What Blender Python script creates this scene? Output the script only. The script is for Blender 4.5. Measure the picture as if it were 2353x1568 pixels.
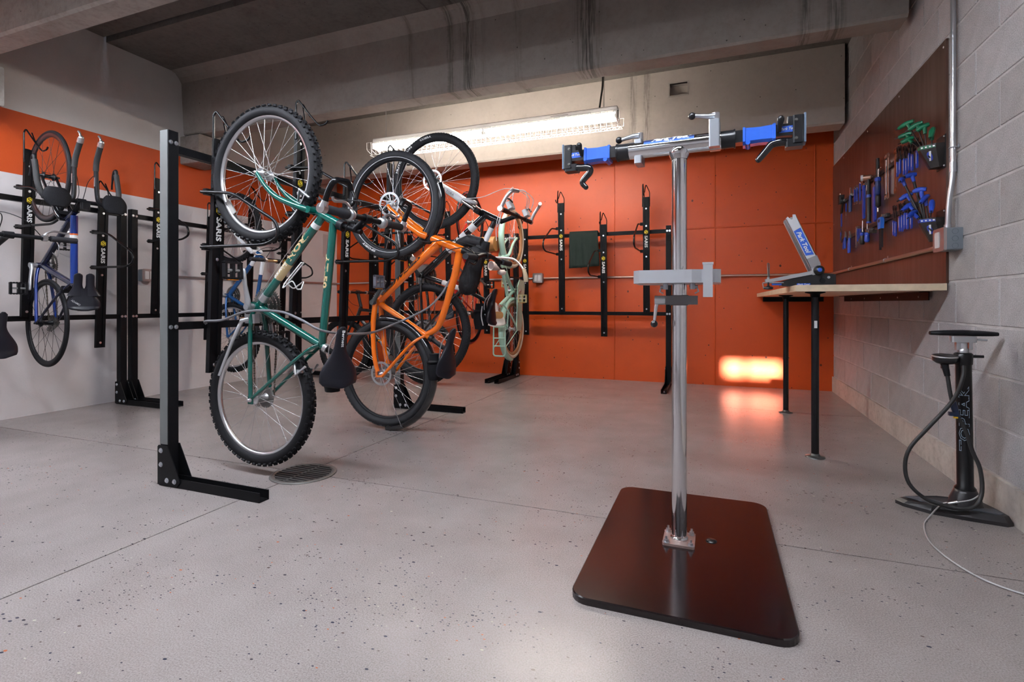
import bpy, bmesh, math, random
from mathutils import Vector, Matrix
random.seed(7)
R = math.radians
scene = bpy.context.scene
for o in list(bpy.data.objects): bpy.data.objects.remove(o)
COL = scene.collection

# ------------------------------------------------------------------ camera
# world: X to the right along the back wall, Y into the room, Z up, metres.
cam_d = bpy.data.cameras.new('camera'); cam_d.sensor_width = 36.0
cam_d.lens = 36.0 * 1190.0 / 2353.0
cam_d.shift_y = -87.0 / 2353.0
cam_d.clip_start = 0.02
cam = bpy.data.objects.new('camera', cam_d); COL.objects.link(cam)
cam.location = (0, 0, 0.852); cam.rotation_euler = (R(90), 0, math.atan2(461.5, 1190.0))
scene.camera = cam

# ------------------------------------------------------------------ world, sun, exposure
w = bpy.data.worlds.new('world'); scene.world = w; w.use_nodes = True
bg = w.node_tree.nodes['Background']; bg.inputs['Color'].default_value = (0.55, 0.72, 1.0, 1); bg.inputs['Strength'].default_value = 2.0
sun_d = bpy.data.lights.new('sun', 'SUN'); sun_d.energy = 30.0; sun_d.angle = R(0.9); sun_d.color = (1.0, 0.93, 0.82)
sun = bpy.data.objects.new('sun', sun_d); COL.objects.link(sun)
SUN_DIR = Vector((1.86, 8.9, -2.03)).normalized()
sun.rotation_euler = SUN_DIR.to_track_quat('-Z', 'Y').to_euler()
sun.location = (0.3, -6, 5)
vs = scene.view_settings
vs.view_transform = 'Standard'; vs.look = 'None'; vs.gamma = 1.0; vs.use_curve_mapping = False; vs.exposure = 1.0
cy = scene.cycles; cy.max_bounces = 4; cy.diffuse_bounces = 3; cy.glossy_bounces = 3; cy.transmission_bounces = 3; cy.transparent_max_bounces = 4
cy.caustics_reflective = False; cy.caustics_refractive = False; cy.sample_clamp_indirect = 6.0
cy.use_adaptive_sampling = True; cy.adaptive_threshold = 0.05
LAMP_A = ((1.0, 0.92, 0.82), 40.0)     # tubes of the fixture in the far bay
LAMP_B = ((0.84, 0.90, 1.0), 58.0)     # tubes of the fixture over the viewer and the lamp added beside it
LAMP_C = ((0.90, 0.93, 1.0), 10.0)     # tubes of the unseen fill fixture behind the viewer
# room
XL, XR, YB, YF, ZC = -4.83, 1.085, 5.78, -3.0, 3.08

# ------------------------------------------------------------------ materials
def lin(c):
    if isinstance(c, str):
        c = [int(c[i:i+2], 16) / 255.0 for i in (0, 2, 4)]
        c = [x / 12.92 if x <= 0.04045 else ((x + 0.055) / 1.055) ** 2.4 for x in c]
    return (c[0], c[1], c[2], 1.0)
MATS = {}
def mat(name, col, rough=0.5, metal=0.0, spec=0.5, bump=0.0, bscale=200.0, var=0.0, vscale=8.0, coat=0.0, emit=None, estr=0.0, trans=0.0, aniso=0.0):
    if name in MATS: return MATS[name]
    m = bpy.data.materials.new(name); m.use_nodes = True
    nt = m.node_tree; b = nt.nodes['Principled BSDF']
    b.inputs['Base Color'].default_value = lin(col); b.inputs['Roughness'].default_value = rough
    b.inputs['Metallic'].default_value = metal; b.inputs['Specular IOR Level'].default_value = spec
    if coat: b.inputs['Coat Weight'].default_value = coat; b.inputs['Coat Roughness'].default_value = 0.08
    if trans: b.inputs['Transmission Weight'].default_value = trans
    if emit is not None:
        b.inputs['Emission Color'].default_value = lin(emit); b.inputs['Emission Strength'].default_value = estr
    tc = nt.nodes.new('ShaderNodeTexCoord')
    if var:
        n = nt.nodes.new('ShaderNodeTexNoise'); n.inputs['Scale'].default_value = vscale; n.inputs['Detail'].default_value = 4
        nt.links.new(tc.outputs['Object'], n.inputs['Vector'])
        hs = nt.nodes.new('ShaderNodeMixRGB'); hs.blend_type = 'MULTIPLY'; hs.inputs['Fac'].default_value = 1.0
        hs.inputs['Color1'].default_value = lin(col)
        mr = nt.nodes.new('ShaderNodeMapRange'); mr.inputs['From Min'].default_value = 0.3; mr.inputs['From Max'].default_value = 0.7
        mr.inputs['To Min'].default_value = 1 - var; mr.inputs['To Max'].default_value = 1 + var
        nt.links.new(n.outputs['Fac'], mr.inputs['Value']); nt.links.new(mr.outputs['Result'], hs.inputs['Color2'])
        nt.links.new(hs.outputs['Color'], b.inputs['Base Color'])
    if bump:
        n = nt.nodes.new('ShaderNodeTexNoise'); n.inputs['Scale'].default_value = bscale; n.inputs['Detail'].default_value = 3
        nt.links.new(tc.outputs['Object'], n.inputs['Vector'])
        bp = nt.nodes.new('ShaderNodeBump'); bp.inputs['Strength'].default_value = bump; bp.inputs['Distance'].default_value = 0.004
        nt.links.new(n.outputs['Fac'], bp.inputs['Height']); nt.links.new(bp.outputs['Normal'], b.inputs['Normal'])
    MATS[name] = m
    return m

# ------------------------------------------------------------------ mesh building
def V(*a): return Vector(a)
def frame(d):
    d = Vector(d).normalized()
    a = Vector((0, 0, 1)) if abs(d.z) < 0.9 else Vector((1, 0, 0))
    x = d.cross(a).normalized(); return x, d.cross(x).normalized(), d
def smooth_path(pts, k=6, closed=False):
    P = [Vector(p) for p in pts]; n = len(P); out = []
    if n < 3 and not closed: return P
    rng = range(n if closed else n - 1)
    for i in rng:
        if closed: p0, p1, p2, p3 = P[(i-1) % n], P[i], P[(i+1) % n], P[(i+2) % n]
        else: p0, p1, p2, p3 = P[max(i-1, 0)], P[i], P[i+1], P[min(i+2, n-1)]
        for j in range(k):
            t = j / k
            out.append(0.5 * ((2*p1) + (p2-p0)*t + (2*p0-5*p1+4*p2-p3)*t*t + (3*p1-p0-3*p2+p3)*t**3))
    if not closed: out.append(P[-1])
    return out
def round_poly(pts, r=0.02, k=4, closed=False):
    """polyline with its corners rounded"""
    P = [Vector(p) for p in pts]; n = len(P); out = []
    for i in range(n):
        if not closed and i in (0, n-1): out.append(P[i]); continue
        a, b, c = P[i-1], P[i], P[(i+1) % n]
        d1 = (a-b); d2 = (c-b); q = min(r, d1.length*0.45, d2.length*0.45)
        s = b + d1.normalized()*q; e = b + d2.normalized()*q
        for j in range(k+1):
            t = j/k; out.append((1-t)**2*s + 2*t*(1-t)*b + t*t*e)
    return out
class MB:
    def __init__(s): s.v = []; s.f = []; s.sm = []
    def add(s, vs, fs, smooth=False):
        o = len(s.v); s.v += [Vector(p) for p in vs]; s.f += [[i+o for i in f] for f in fs]; s.sm += [smooth]*len(fs); return s
    def box(s, x0, x1, y0, y1, z0, z1):
        v = [(x, y, z) for z in (z0, z1) for y in (y0, y1) for x in (x0, x1)]
        return s.add(v, [(0,2,3,1),(4,5,7,6),(0,1,5,4),(2,6,7,3),(0,4,6,2),(1,3,7,5)])
    def obox(s, c, size, ex=(1,0,0), ey=(0,1,0), bev=0.0):
        ex = Vector(ex).normalized(); ey = Vector(ey); ey = (ey - ey.dot(ex)*ex).normalized(); ez = ex.cross(ey)
        c = Vector(c); a, b, d = [q/2 for q in size]
        if bev <= 0:
            v = [c + ex*x + ey*y + ez*z for z in (-d, d) for y in (-b, b) for x in (-a, a)]
            return s.add(v, [(0,2,3,1),(4,5,7,6),(0,1,5,4),(2,6,7,3),(0,4,6,2),(1,3,7,5)])
        pl = rrect(2*a, 2*b, bev, 2)
        return s.prism(pl, c - ez*d, ex, ey, ez*2*d)
    def cyl(s, p0, p1, r0, r1=None, n=12, caps=True, smooth=True):
        p0 = Vector(p0); p1 = Vector(p1); r1 = r0 if r1 is None else r1
        x, y, d = frame(p1-p0); vs = []
        for p, r in ((p0, r0), (p1, r1)):
            for i in range(n):
                a = 2*math.pi*i/n; vs.append(p + x*math.cos(a)*r + y*math.sin(a)*r)
        s.add(vs, [(i, (i+1) % n, n+(i+1) % n, n+i) for i in range(n)], smooth)
        if caps:
            s.add(vs[:n], [list(range(n))[::-1]]); s.add(vs[n:], [list(range(n))])
        return s
    def tube(s, pts, r, n=8, closed=False, caps=True, smooth=True, flat=1.0, up=None):
        P = [Vector(p) for p in pts]; m = len(P)
        rs = r if isinstance(r, (list, tuple)) else [r]*m
        T = []
        for i in range(m):
            if closed: t = P[(i+1) % m] - P[i-1]
            else: t = P[min(i+1, m-1)] - P[max(i-1, 0)]
            T.append(t.normalized() if t.length > 1e-9 else Vector((0,0,1)))
        if up is not None:
            x = Vector(up); x = (x - x.dot(T[0])*T[0]).normalized()
        else: x = frame(T[0])[0]
        vs = []
        for i in range(m):
            x = x - x.dot(T[i])*T[i]
            x = x.normalized() if x.length > 1e-6 else frame(T[i])[0]
            y = T[i].cross(x)
            for j in range(n):
                a = 2*math.pi*j/n
                vs.append(P[i] + x*math.cos(a)*rs[i]*flat + y*math.sin(a)*rs[i])
        fs = []
        for i in range(m if closed else m-1):
            k = (i+1) % m
            for j in range(n):
                fs.append((i*n+j, i*n+(j+1) % n, k*n+(j+1) % n, k*n+j))
        s.add(vs, fs, smooth)
        if caps and not closed:
            s.add(vs[:n], [list(range(n))[::-1]]); s.add(vs[-n:], [list(range(n))])
        return s
    def lathe(s, prof, o=(0,0,0), ax=(0,0,1), n=20, smooth=True):
        x, y, d = frame(ax); o = Vector(o); vs = []; m = len(prof)
        for (r, h) in prof:
            for i in range(n):
                a = 2*math.pi*i/n; vs.append(o + d*h + x*math.cos(a)*max(r, 1e-5) + y*math.sin(a)*max(r, 1e-5))
        return s.add(vs, [(k*n+i, k*n+(i+1) % n, (k+1)*n+(i+1) % n, (k+1)*n+i) for k in range(m-1) for i in range(n)], smooth)
    def ring(s, prof, o, ax, n=48, smooth=True):
        """closed profile (radius, axial) swept round an axis"""
        return s.lathe(list(prof) + [prof[0]], o, ax, n, smooth)
    def ball(s, c, r, n=12, sc=(1,1,1)):
        c = Vector(c); m = n//2; vs = []
        for k in range(m+1):
            ph = math.pi*k/m
            for i in range(n):
                a = 2*math.pi*i/n; rr = max(math.sin(ph), 1e-4)
                vs.append(c + Vector((rr*math.cos(a)*r*sc[0], rr*math.sin(a)*r*sc[1], math.cos(ph)*r*sc[2])))
        return s.add(vs, [(k*n+i, (k+1)*n+i, (k+1)*n+(i+1) % n, k*n+(i+1) % n) for k in range(m) for i in range(n)], True)
    def prism(s, poly, o, ex, ey, t, smooth=False):
        o = Vector(o); ex = Vector(ex); ey = Vector(ey); t = Vector(t); n = len(poly)
        a = [o + ex*p[0] + ey*p[1] for p in poly]; b = [p + t for p in a]
        s.add(a + b, [(i, (i+1) % n, n+(i+1) % n, n+i) for i in range(n)], smooth)
        s.add(a, [list(range(n))[::-1]]); s.add(b, [list(range(n))]); return s
    def mesh(s, name):
        me = bpy.data.meshes.new(name); me.from_pydata([tuple(p) for p in s.v], [], s.f)
        me.polygons.foreach_set('use_smooth', s.sm); 
        bm = bmesh.new(); bm.from_mesh(me); bmesh.ops.recalc_face_normals(bm, faces=bm.faces); bm.to_mesh(me); bm.free()
        me.update(); return me
def rrect(w_, h_, r, k=4):
    r = min(r, w_/2, h_/2); out = []
    for cx, cy, a0 in ((w_/2-r, h_/2-r, 0), (-w_/2+r, h_/2-r, 90), (-w_/2+r, -h_/2+r, 180), (w_/2-r, -h_/2+r, 270)):
        for j in range(k+1):
            a = R(a0 + 90*j/k); out.append((cx + r*math.cos(a), cy + r*math.sin(a)))
    return out
def link(o, parent=None):
    COL.objects.link(o)
    if parent is not None: o.parent = parent
    return o
def part(name, mb, m, parent=None, label=None, kind=None):
    me = mb if isinstance(mb, bpy.types.Mesh) else mb.mesh(name)
    if m is not None and not me.materials: me.materials.append(m)
    o = link(bpy.data.objects.new(name, me), parent)
    if label: o['label'] = label
    if kind: o['kind'] = kind
    return o
def tag(o, label, cat, group=None):
    o['label'] = label; o['category'] = cat
    if group: o['group'] = group
    return o
def struct(name, mb, m, label=None):
    o = part(name, mb, m); o['kind'] = 'structure'
    if label: o['label'] = label
    return o
def thing(name, label, cat, loc=(0,0,0), rz=0.0, group=None, mtx=None):
    o = link(bpy.data.objects.new(name, None)); o.empty_display_size = 0.05
    if mtx is not None: o.matrix_world = mtx
    else: o.location = loc; o.rotation_euler = (0, 0, rz)
    return tag(o, label, cat, group)
def copy_tree(o, parent=None):
    c = o.copy(); COL.objects.link(c); c.parent = parent
    for ch in list(o.children): copy_tree(ch, c)
    return c
_txt = {}
def text_mesh(body, shear=0.0, bold=0.0, outline=0.0, extrude=0.02):
    k = (body, shear, bold, outline)
    if k in _txt: return _txt[k].copy()
    cu = bpy.data.curves.new('t', 'FONT'); cu.body = body; cu.size = 1.0; cu.shear = shear; cu.offset = bold
    cu.resolution_u = 2; cu.align_x = 'CENTER'; cu.align_y = 'CENTER'
    if outline: cu.fill_mode = 'NONE'; cu.bevel_depth = outline; cu.bevel_resolution = 0
    else: cu.extrude = extrude
    ob = bpy.data.objects.new('t', cu); COL.objects.link(ob)
    dg = bpy.context.evaluated_depsgraph_get(); dg.update()
    me = bpy.data.meshes.new_from_object(ob.evaluated_get(dg)); me.materials.clear()
    bpy.data.objects.remove(ob); bpy.data.curves.remove(cu)
    xs = [v.co.x for v in me.vertices]; ys = [v.co.y for v in me.vertices]
    mx, my = (min(xs)+max(xs))/2, (min(ys)+max(ys))/2; sx = max(xs)-min(xs); sy = max(ys)-min(ys)
    for v in me.vertices: v.co = Vector(((v.co.x-mx)/sx, (v.co.y-my)/sy, v.co.z))   # unit box
    _txt[k] = me
    return me.copy()
def lettering(body, c, ex, ey, wid, hei, m, parent, shear=0.0, bold=0.02, outline=0.0, name='lettering', depth=0.0006, bend=None):
    """flat letters centred at c, reading along ex, tops towards ey"""
    me = text_mesh(body, shear, bold, outline)
    ex = Vector(ex).normalized(); ey = Vector(ey); ey = (ey-ey.dot(ex)*ex).normalized(); n = ex.cross(ey); c = Vector(c)
    for v in me.vertices:
        p = v.co.copy()
        if bend: v.co = bend(p.x*wid, p.y*hei, (p.z/0.02)*depth)
        else: v.co = c + ex*p.x*wid + ey*p.y*hei + n*(p.z/0.02)*depth
    me.update()
    return part(name, me, m, parent)
# ================================================================== room shell
def nodes_mat(name):
    m = bpy.data.materials.new(name); m.use_nodes = True; MATS[name] = m
    return m, m.node_tree, m.node_tree.nodes['Principled BSDF']
def N(nt, t, **kw):
    n = nt.nodes.new(t)
    for k, v in kw.items():
        if k in n.inputs: n.inputs[k].default_value = v
        else: setattr(n, k, v)
    return n
def ramp(nt, src, stops, interp='LINEAR'):
    r = nt.nodes.new('ShaderNodeValToRGB'); r.color_ramp.interpolation = interp
    e = r.color_ramp.elements
    while len(e) > 1: e.remove(e[-1])
    e[0].position = stops[0][0]; e[0].color = lin(stops[0][1])
    for p, c in stops[1:]:
        q = e.new(p); q.color = lin(c)
    if src is not None: nt.links.new(src, r.inputs['Fac'])
    return r
def mixc(nt, fac, a, b, mode='MIX'):
    n = nt.nodes.new('ShaderNodeMixRGB'); n.blend_type = mode
    for k, x in (('Fac', fac), ('Color1', a), ('Color2', b)):
        if isinstance(x, (int, float)): n.inputs[k].default_value = x
        elif isinstance(x, (tuple, list, str)): n.inputs[k].default_value = lin(x)
        else: nt.links.new(x, n.inputs[k])
    return n.outputs['Color']
def math_n(nt, op, a, b=None):
    n = nt.nodes.new('ShaderNodeMath'); n.operation = op
    for i, x in enumerate((a, b)):
        if x is None: continue
        if isinstance(x, (int, float)): n.inputs[i].default_value = x
        else: nt.links.new(x, n.inputs[i])
    return n.outputs[0]
def noise(nt, vec, scale, detail=4, rough=0.5):
    n = N(nt, 'ShaderNodeTexNoise', Scale=scale, Detail=detail, Roughness=rough); nt.links.new(vec, n.inputs['Vector']); return n.outputs['Fac']
def mapping(nt, vec, sc=(1,1,1)):
    n = nt.nodes.new('ShaderNodeMapping'); n.inputs['Scale'].default_value = sc; nt.links.new(vec, n.inputs['Vector']); return n.outputs['Vector']

def concrete_floor():
    m, nt, b = nodes_mat('polished_concrete')
    P = N(nt, 'ShaderNodeTexCoord').outputs['Object']
    big = noise(nt, P, 0.9, 3); mid = noise(nt, P, 4.5, 3, 0.6)
    col = ramp(nt, big, [(0.3, (0.225, 0.184, 0.172)), (0.55, (0.295, 0.252, 0.246)), (0.75, (0.36, 0.315, 0.312))]).outputs['Color']
    col = mixc(nt, 0.55, col, ramp(nt, mid, [(0.3, (0.225, 0.188, 0.178)), (0.7, (0.34, 0.293, 0.288))]).outputs['Color'])
    fine = noise(nt, P, 260, 2)
    col = mixc(nt, 0.32, col, ramp(nt, fine, [(0.32, (0.13, 0.115, 0.11)), (0.48, (0.33, 0.295, 0.28)), (0.66, (0.52, 0.475, 0.45))]).outputs['Color'], 'MIX')
    # exposed aggregate: patches of small dark and rusty stones
    for sc, thr, seed, dens in ((36.0, 0.21, 0.0, 0.62), (80.0, 0.26, 3.7, 0.50)):
        mp = nt.nodes.new('ShaderNodeMapping'); mp.inputs['Location'].default_value = (seed, seed, 0); mp.inputs['Scale'].default_value = (1, 1.7, 1)
        nt.links.new(P, mp.inputs['Vector'])
        vo = N(nt, 'ShaderNodeTexVoronoi', Scale=sc); nt.links.new(mp.outputs['Vector'], vo.inputs['Vector'])
        inside = math_n(nt, 'LESS_THAN', vo.outputs['Distance'], thr)
        sep = nt.nodes.new('ShaderNodeSeparateColor'); nt.links.new(vo.outputs['Color'], sep.inputs['Color'])
        patch = ramp(nt, noise(nt, mp.outputs['Vector'], 1.3, 2), [(0.40, (0.985,)*3), (0.56, (0.94,)*3), (0.72, (dens,)*3)]).outputs['Color']
        pick = math_n(nt, 'GREATER_THAN', sep.outputs[0], patch)
        fac = math_n(nt, 'MULTIPLY', inside, pick)
        stone = ramp(nt, sep.outputs[1], [(0.0, (0.035, 0.035, 0.055)), (0.55, (0.10, 0.07, 0.065)), (0.8, (0.06, 0.05, 0.06)), (0.88, (0.42, 0.12, 0.05)), (0.95, (0.5, 0.45, 0.36))], 'CONSTANT').outputs['Color']
        col = mixc(nt, fac, col, stone)
    nt.links.new(col, b.inputs['Base Color'])
    b.inputs['Roughness'].default_value = 0.24; b.inputs['Specular IOR Level'].default_value = 0.42
    bp = N(nt, 'ShaderNodeBump', Strength=0.02, Distance=0.003); nt.links.new(fine, bp.inputs['Height']); nt.links.new(bp.outputs['Normal'], b.inputs['Normal'])
    return m
def raw_concrete(name, base, streaks=(), x0=-5.0, x1=1.2, mot=1.0):
    """grey cast concrete; streaks = list of (x, half width, darkness): water marks that run down the beam"""
    m, nt, b = nodes_mat(name)
    P = N(nt, 'ShaderNodeTexCoord').outputs['Object']
    k = base
    big = noise(nt, P, 0.8, 5, 0.6); mid = noise(nt, P, 5.0, 6, 0.65)
    col = ramp(nt, big, [(0.3, (k*0.84, k*0.73, k*0.65)), (0.7, (k*1.14, k*1.02, k*0.92))]).outputs['Color']
    col = mixc(nt, 0.5*mot, col, ramp(nt, mid, [(0.3, (k*0.46, k*0.375, k*0.31)), (0.5, (k*0.97, k*0.86, k*0.77)), (0.68, (k*1.27, k*1.14, k*1.03))]).outputs['Color'])
    col = mixc(nt, 0.25*mot, col, ramp(nt, noise(nt, P, 28.0, 3, 0.7), [(0.34, (k*0.4, k*0.36, k*0.31)), (0.5, (k, k*0.94, k*0.88)), (0.7, (k*1.3, k*1.22, k*1.14))]).outputs['Color'])
    if streaks:
        sep = nt.nodes.new('ShaderNodeSeparateXYZ'); nt.links.new(P, sep.inputs['Vector'])
        wob = noise(nt, mapping(nt, P, (3, 3, 9)), 6.0, 4)
        xx = math_n(nt, 'ADD', sep.outputs['X'], math_n(nt, 'MULTIPLY', math_n(nt, 'SUBTRACT', wob, 0.5), 0.035))
        t = N(nt, 'ShaderNodeMapRange'); t.inputs['From Min'].default_value = x0; t.inputs['From Max'].default_value = x1
        nt.links.new(xx, t.inputs['Value'])
        stops = [(0.0, (0, 0, 0))]
        for x, hw, dk in sorted(streaks):
            q = (x - x0)/(x1 - x0); d = hw/(x1 - x0)
            stops += [(q-d*1.4, (0, 0, 0)), (q, (dk,)*3), (q+d*1.4, (0, 0, 0))]
        mask = ramp(nt, t.outputs['Result'], stops).outputs['Color']
        lines = ramp(nt, noise(nt, mapping(nt, P, (1, 0.05, 0.05)), 70.0, 3, 0.7), [(0.42, (0.1, 0.1, 0.1)), (0.55, (1, 1, 1))]).outputs['Color']
        fac = math_n(nt, 'MULTIPLY', mask, lines)
        col = mixc(nt, fac, col, (k*0.22, k*0.20, k*0.17))
    vo = N(nt, 'ShaderNodeTexVoronoi', Scale=9.0); nt.links.new(P, vo.inputs['Vector'])
    hole = math_n(nt, 'LESS_THAN', vo.outputs['Distance'], 0.045)
    col = mixc(nt, hole, col, (k*0.25, k*0.23, k*0.2))
    nt.links.new(col, b.inputs['Base Color']); b.inputs['Roughness'].default_value = 0.8
    bp = N(nt, 'ShaderNodeBump', Strength=0.25, Distance=0.006); nt.links.new(mid, bp.inputs['Height']); nt.links.new(bp.outputs['Normal'], b.inputs['Normal'])
    return m
def painted_wall(name, bands, holes=False, bumpy=0.15, rough=0.55):
    """paint laid in horizontal bands: [(z from, colour), ...]"""
    m, nt, b = nodes_mat(name)
    P = N(nt, 'ShaderNodeTexCoord').outputs['Object']
    sep = nt.nodes.new('ShaderNodeSeparateXYZ'); nt.links.new(P, sep.inputs['Vector'])
    z = math_n(nt, 'DIVIDE', sep.outputs['Z'], 4.0)
    col = ramp(nt, z, [(max(0.0, q/4.0), c) for q, c in bands], 'CONSTANT').outputs['Color']
    mid = noise(nt, P, 3.0, 5, 0.6); fine = noise(nt, P, 60, 4, 0.6)
    col = mixc(nt, 1.0, col, ramp(nt, mid, [(0.3, (0.90, 0.90, 0.90)), (0.7, (1.0, 1.0, 1.0))]).outputs['Color'], 'MULTIPLY')
    h = fine
    if holes:
        for sc, thr in ((6.0, 0.060), (15.0, 0.085)):
            vo = N(nt, 'ShaderNodeTexVoronoi', Scale=sc); nt.links.new(mapping(nt, P, (1, 1, 0.8)), vo.inputs['Vector'])
            s2 = nt.nodes.new('ShaderNodeSeparateColor'); nt.links.new(vo.outputs['Color'], s2.inputs['Color'])
            hole = math_n(nt, 'MULTIPLY', math_n(nt, 'LESS_THAN', vo.outputs['Distance'], thr), math_n(nt, 'GREATER_THAN', s2.outputs[0], 0.42))
            col = mixc(nt, hole, col, (0.10, 0.012, 0.004))
            h = math_n(nt, 'SUBTRACT', h, hole)
    nt.links.new(col, b.inputs['Base Color']); b.inputs['Roughness'].default_value = rough
    bp = N(nt, 'ShaderNodeBump', Strength=bumpy, Distance=0.004); nt.links.new(h, bp.inputs['Height']); nt.links.new(bp.outputs['Normal'], b.inputs['Normal'])
    return m
def block_mat():
    m, nt, b = nodes_mat('concrete_block')
    P = N(nt, 'ShaderNodeTexCoord').outputs['Object']
    oi = nt.nodes.new('ShaderNodeObjectInfo')
    fine = noise(nt, P, 190, 3, 0.7); mid = noise(nt, P, 14, 4)
    col = ramp(nt, fine, [(0.32, (0.25, 0.24, 0.245)), (0.5, (0.45, 0.435, 0.44)), (0.68, (0.66, 0.645, 0.655))]).outputs['Color']
    col = mixc(nt, 0.4, col, ramp(nt, mid, [(0.3, (0.37, 0.355, 0.355)), (0.7, (0.51, 0.495, 0.50))]).outputs['Color'])
    tone = ramp(nt, oi.outputs['Random'], [(0.0, (0.86, 0.84, 0.82)), (1.0, (1.06, 1.05, 1.05))]).outputs['Color']
    col = mixc(nt, 1.0, col, tone, 'MULTIPLY')
    nt.links.new(col, b.inputs['Base Color']); b.inputs['Roughness'].default_value = 0.9
    bp = N(nt, 'ShaderNodeBump', Strength=0.5, Distance=0.004); nt.links.new(fine, bp.inputs['Height']); nt.links.new(bp.outputs['Normal'], b.inputs['Normal'])
    return m

ORANGE = (0.60, 0.072, 0.004); WHITE = (0.80, 0.752, 0.762)
M_floor = concrete_floor()
M_joint = mat('saw_cut_joint', (0.06, 0.055, 0.055), 0.9)
M_white_wall = painted_wall('white_and_orange_paint', [(0.0, WHITE), (1.80, ORANGE), (2.275, (0.70, 0.665, 0.64))], bumpy=0.25)
M_orange_wall = painted_wall('orange_paint_on_concrete', [(0.0, ORANGE)], holes=True, rough=0.45)
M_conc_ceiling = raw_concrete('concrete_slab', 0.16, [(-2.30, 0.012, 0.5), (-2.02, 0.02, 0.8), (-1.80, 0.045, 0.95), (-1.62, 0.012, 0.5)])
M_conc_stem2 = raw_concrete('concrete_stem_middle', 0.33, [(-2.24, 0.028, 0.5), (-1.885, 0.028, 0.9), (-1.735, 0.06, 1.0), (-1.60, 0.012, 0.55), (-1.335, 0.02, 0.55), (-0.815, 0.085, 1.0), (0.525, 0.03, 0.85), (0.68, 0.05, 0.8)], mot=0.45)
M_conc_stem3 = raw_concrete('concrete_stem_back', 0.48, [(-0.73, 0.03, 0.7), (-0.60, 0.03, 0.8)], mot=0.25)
M_conc = raw_concrete('concrete_plain', 0.32)
M_curb = raw_concrete('concrete_curb', 0.52)
M_block = block_mat()
M_mortar = mat('mortar', (0.54, 0.52, 0.515), 0.9, bump=0.4, bscale=120, var=0.12, vscale=12)

# floor: slabs parted by saw cuts
floor = struct('floor', MB().box(XL-0.3, XR+0.3, YF-0.3, YB+0.3, -0.20, -0.012), M_joint, 'polished concrete floor with saw-cut joints and a round drain')
g = 0.0032
xs = [XL, -1.91, XR]; ys = [YF, 2.045, 4.57, YB]
for i in range(2):
    for j in range(3):
        part('floor_slab', MB().box(xs[i]+(g if i else 0), xs[i+1]-(g if i == 0 else 0), ys[j]+(g if j else 0), ys[j+1]-(g if j < 2 else 0), -0.05, 0.0), M_floor, floor)
# walls
wall_left = struct('wall_left', MB().box(XL-0.25, XL, YF, YB+0.25, -0.05, ZC+0.3), M_white_wall, 'white painted wall with a broad orange band')
wall_back = struct('wall_back', MB().box(XL, XR+0.25, YB, YB+0.25, -0.05, ZC+0.3), M_orange_wall, 'orange painted concrete wall')
M_seam = M_orange_wall
for x in (-1.02, 0.02, 0.93):
    part('form_line', MB().prism([(-0.007, 0.0), (-0.002, -0.006), (0.002, -0.006), (0.007, 0.0)], (x, YB+0.001, 0.0), (1,0,0), (0,1,0), (0, 0, 2.4)), M_seam, wall_back)
part('form_line', MB().prism([(-0.009, 0.0), (-0.004, -0.008), (0.003, -0.008), (0.008, 0.0)], (-0.35, YB+0.001, 1.637), (0,0,1), (0,1,0), (XR+0.35, 0, 0)), M_seam, wall_back)
# right wall of concrete blocks, laid in mortar on a concrete curb
wall_right = struct('wall_right', MB().box(XR+0.004, XR+0.25, YF, YB, -0.05, ZC+0.3), M_mortar, 'grey concrete block wall on a low curb')
part('curb', MB().box(XR-0.012, XR+0.1, YF, YB, -0.04, 0.144), M_curb, wall_right)
BL, BH, JT = 0.4064, 0.2032, 0.010
def block_mesh(L):
    a = (L-JT)/2; h = (BH-JT)/2; e = 0.0025
    v = [(0.06, -a, -h), (0.06, a, -h), (0.06, a, h), (0.06, -a, h), (0.004, -a, -h), (0.004, a, -h), (0.004, a, h), (0.004, -a, h),
         (0.0, -a+e, -h+e), (0.0, a-e, -h+e), (0.0, a-e, h-e), (0.0, -a+e, h-e)]
    f = [(0,1,5,4),(1,2,6,5),(2,3,7,6),(3,0,4,7),(4,5,9,8),(5,6,10,9),(6,7,11,10),(7,4,8,11),(8,9,10,11)]
    return MB().add(v, f).mesh('concrete_block')
bm_cache = {}
for k in range(15):
    z0 = 0.144 + BH*k
    hgt = BH
    y = 2.675 + (0.0 if k % 2 else BL/2) - 4*BL
    edges = []
    while y < YB + BL: edges.append(y); y += BL
    for i in range(len(edges)-1):
        a, b_ = edges[i], min(edges[i+1], YB)
        if b_ - a < 0.03 or a >= YB: continue
        if a > 3.22 and z0 > 0.98 and z0 + BH < 2.12: continue      # behind the steel sheet
        if z0 > ZC: continue
        L = round(b_-a, 3)
        if L not in bm_cache:
            bm_cache[L] = block_mesh(L); bm_cache[L].materials.append(M_block)
        o = part('concrete_block', bm_cache[L], None, wall_right); o.location = (XR, (a+b_)/2, z0+BH/2)
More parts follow.
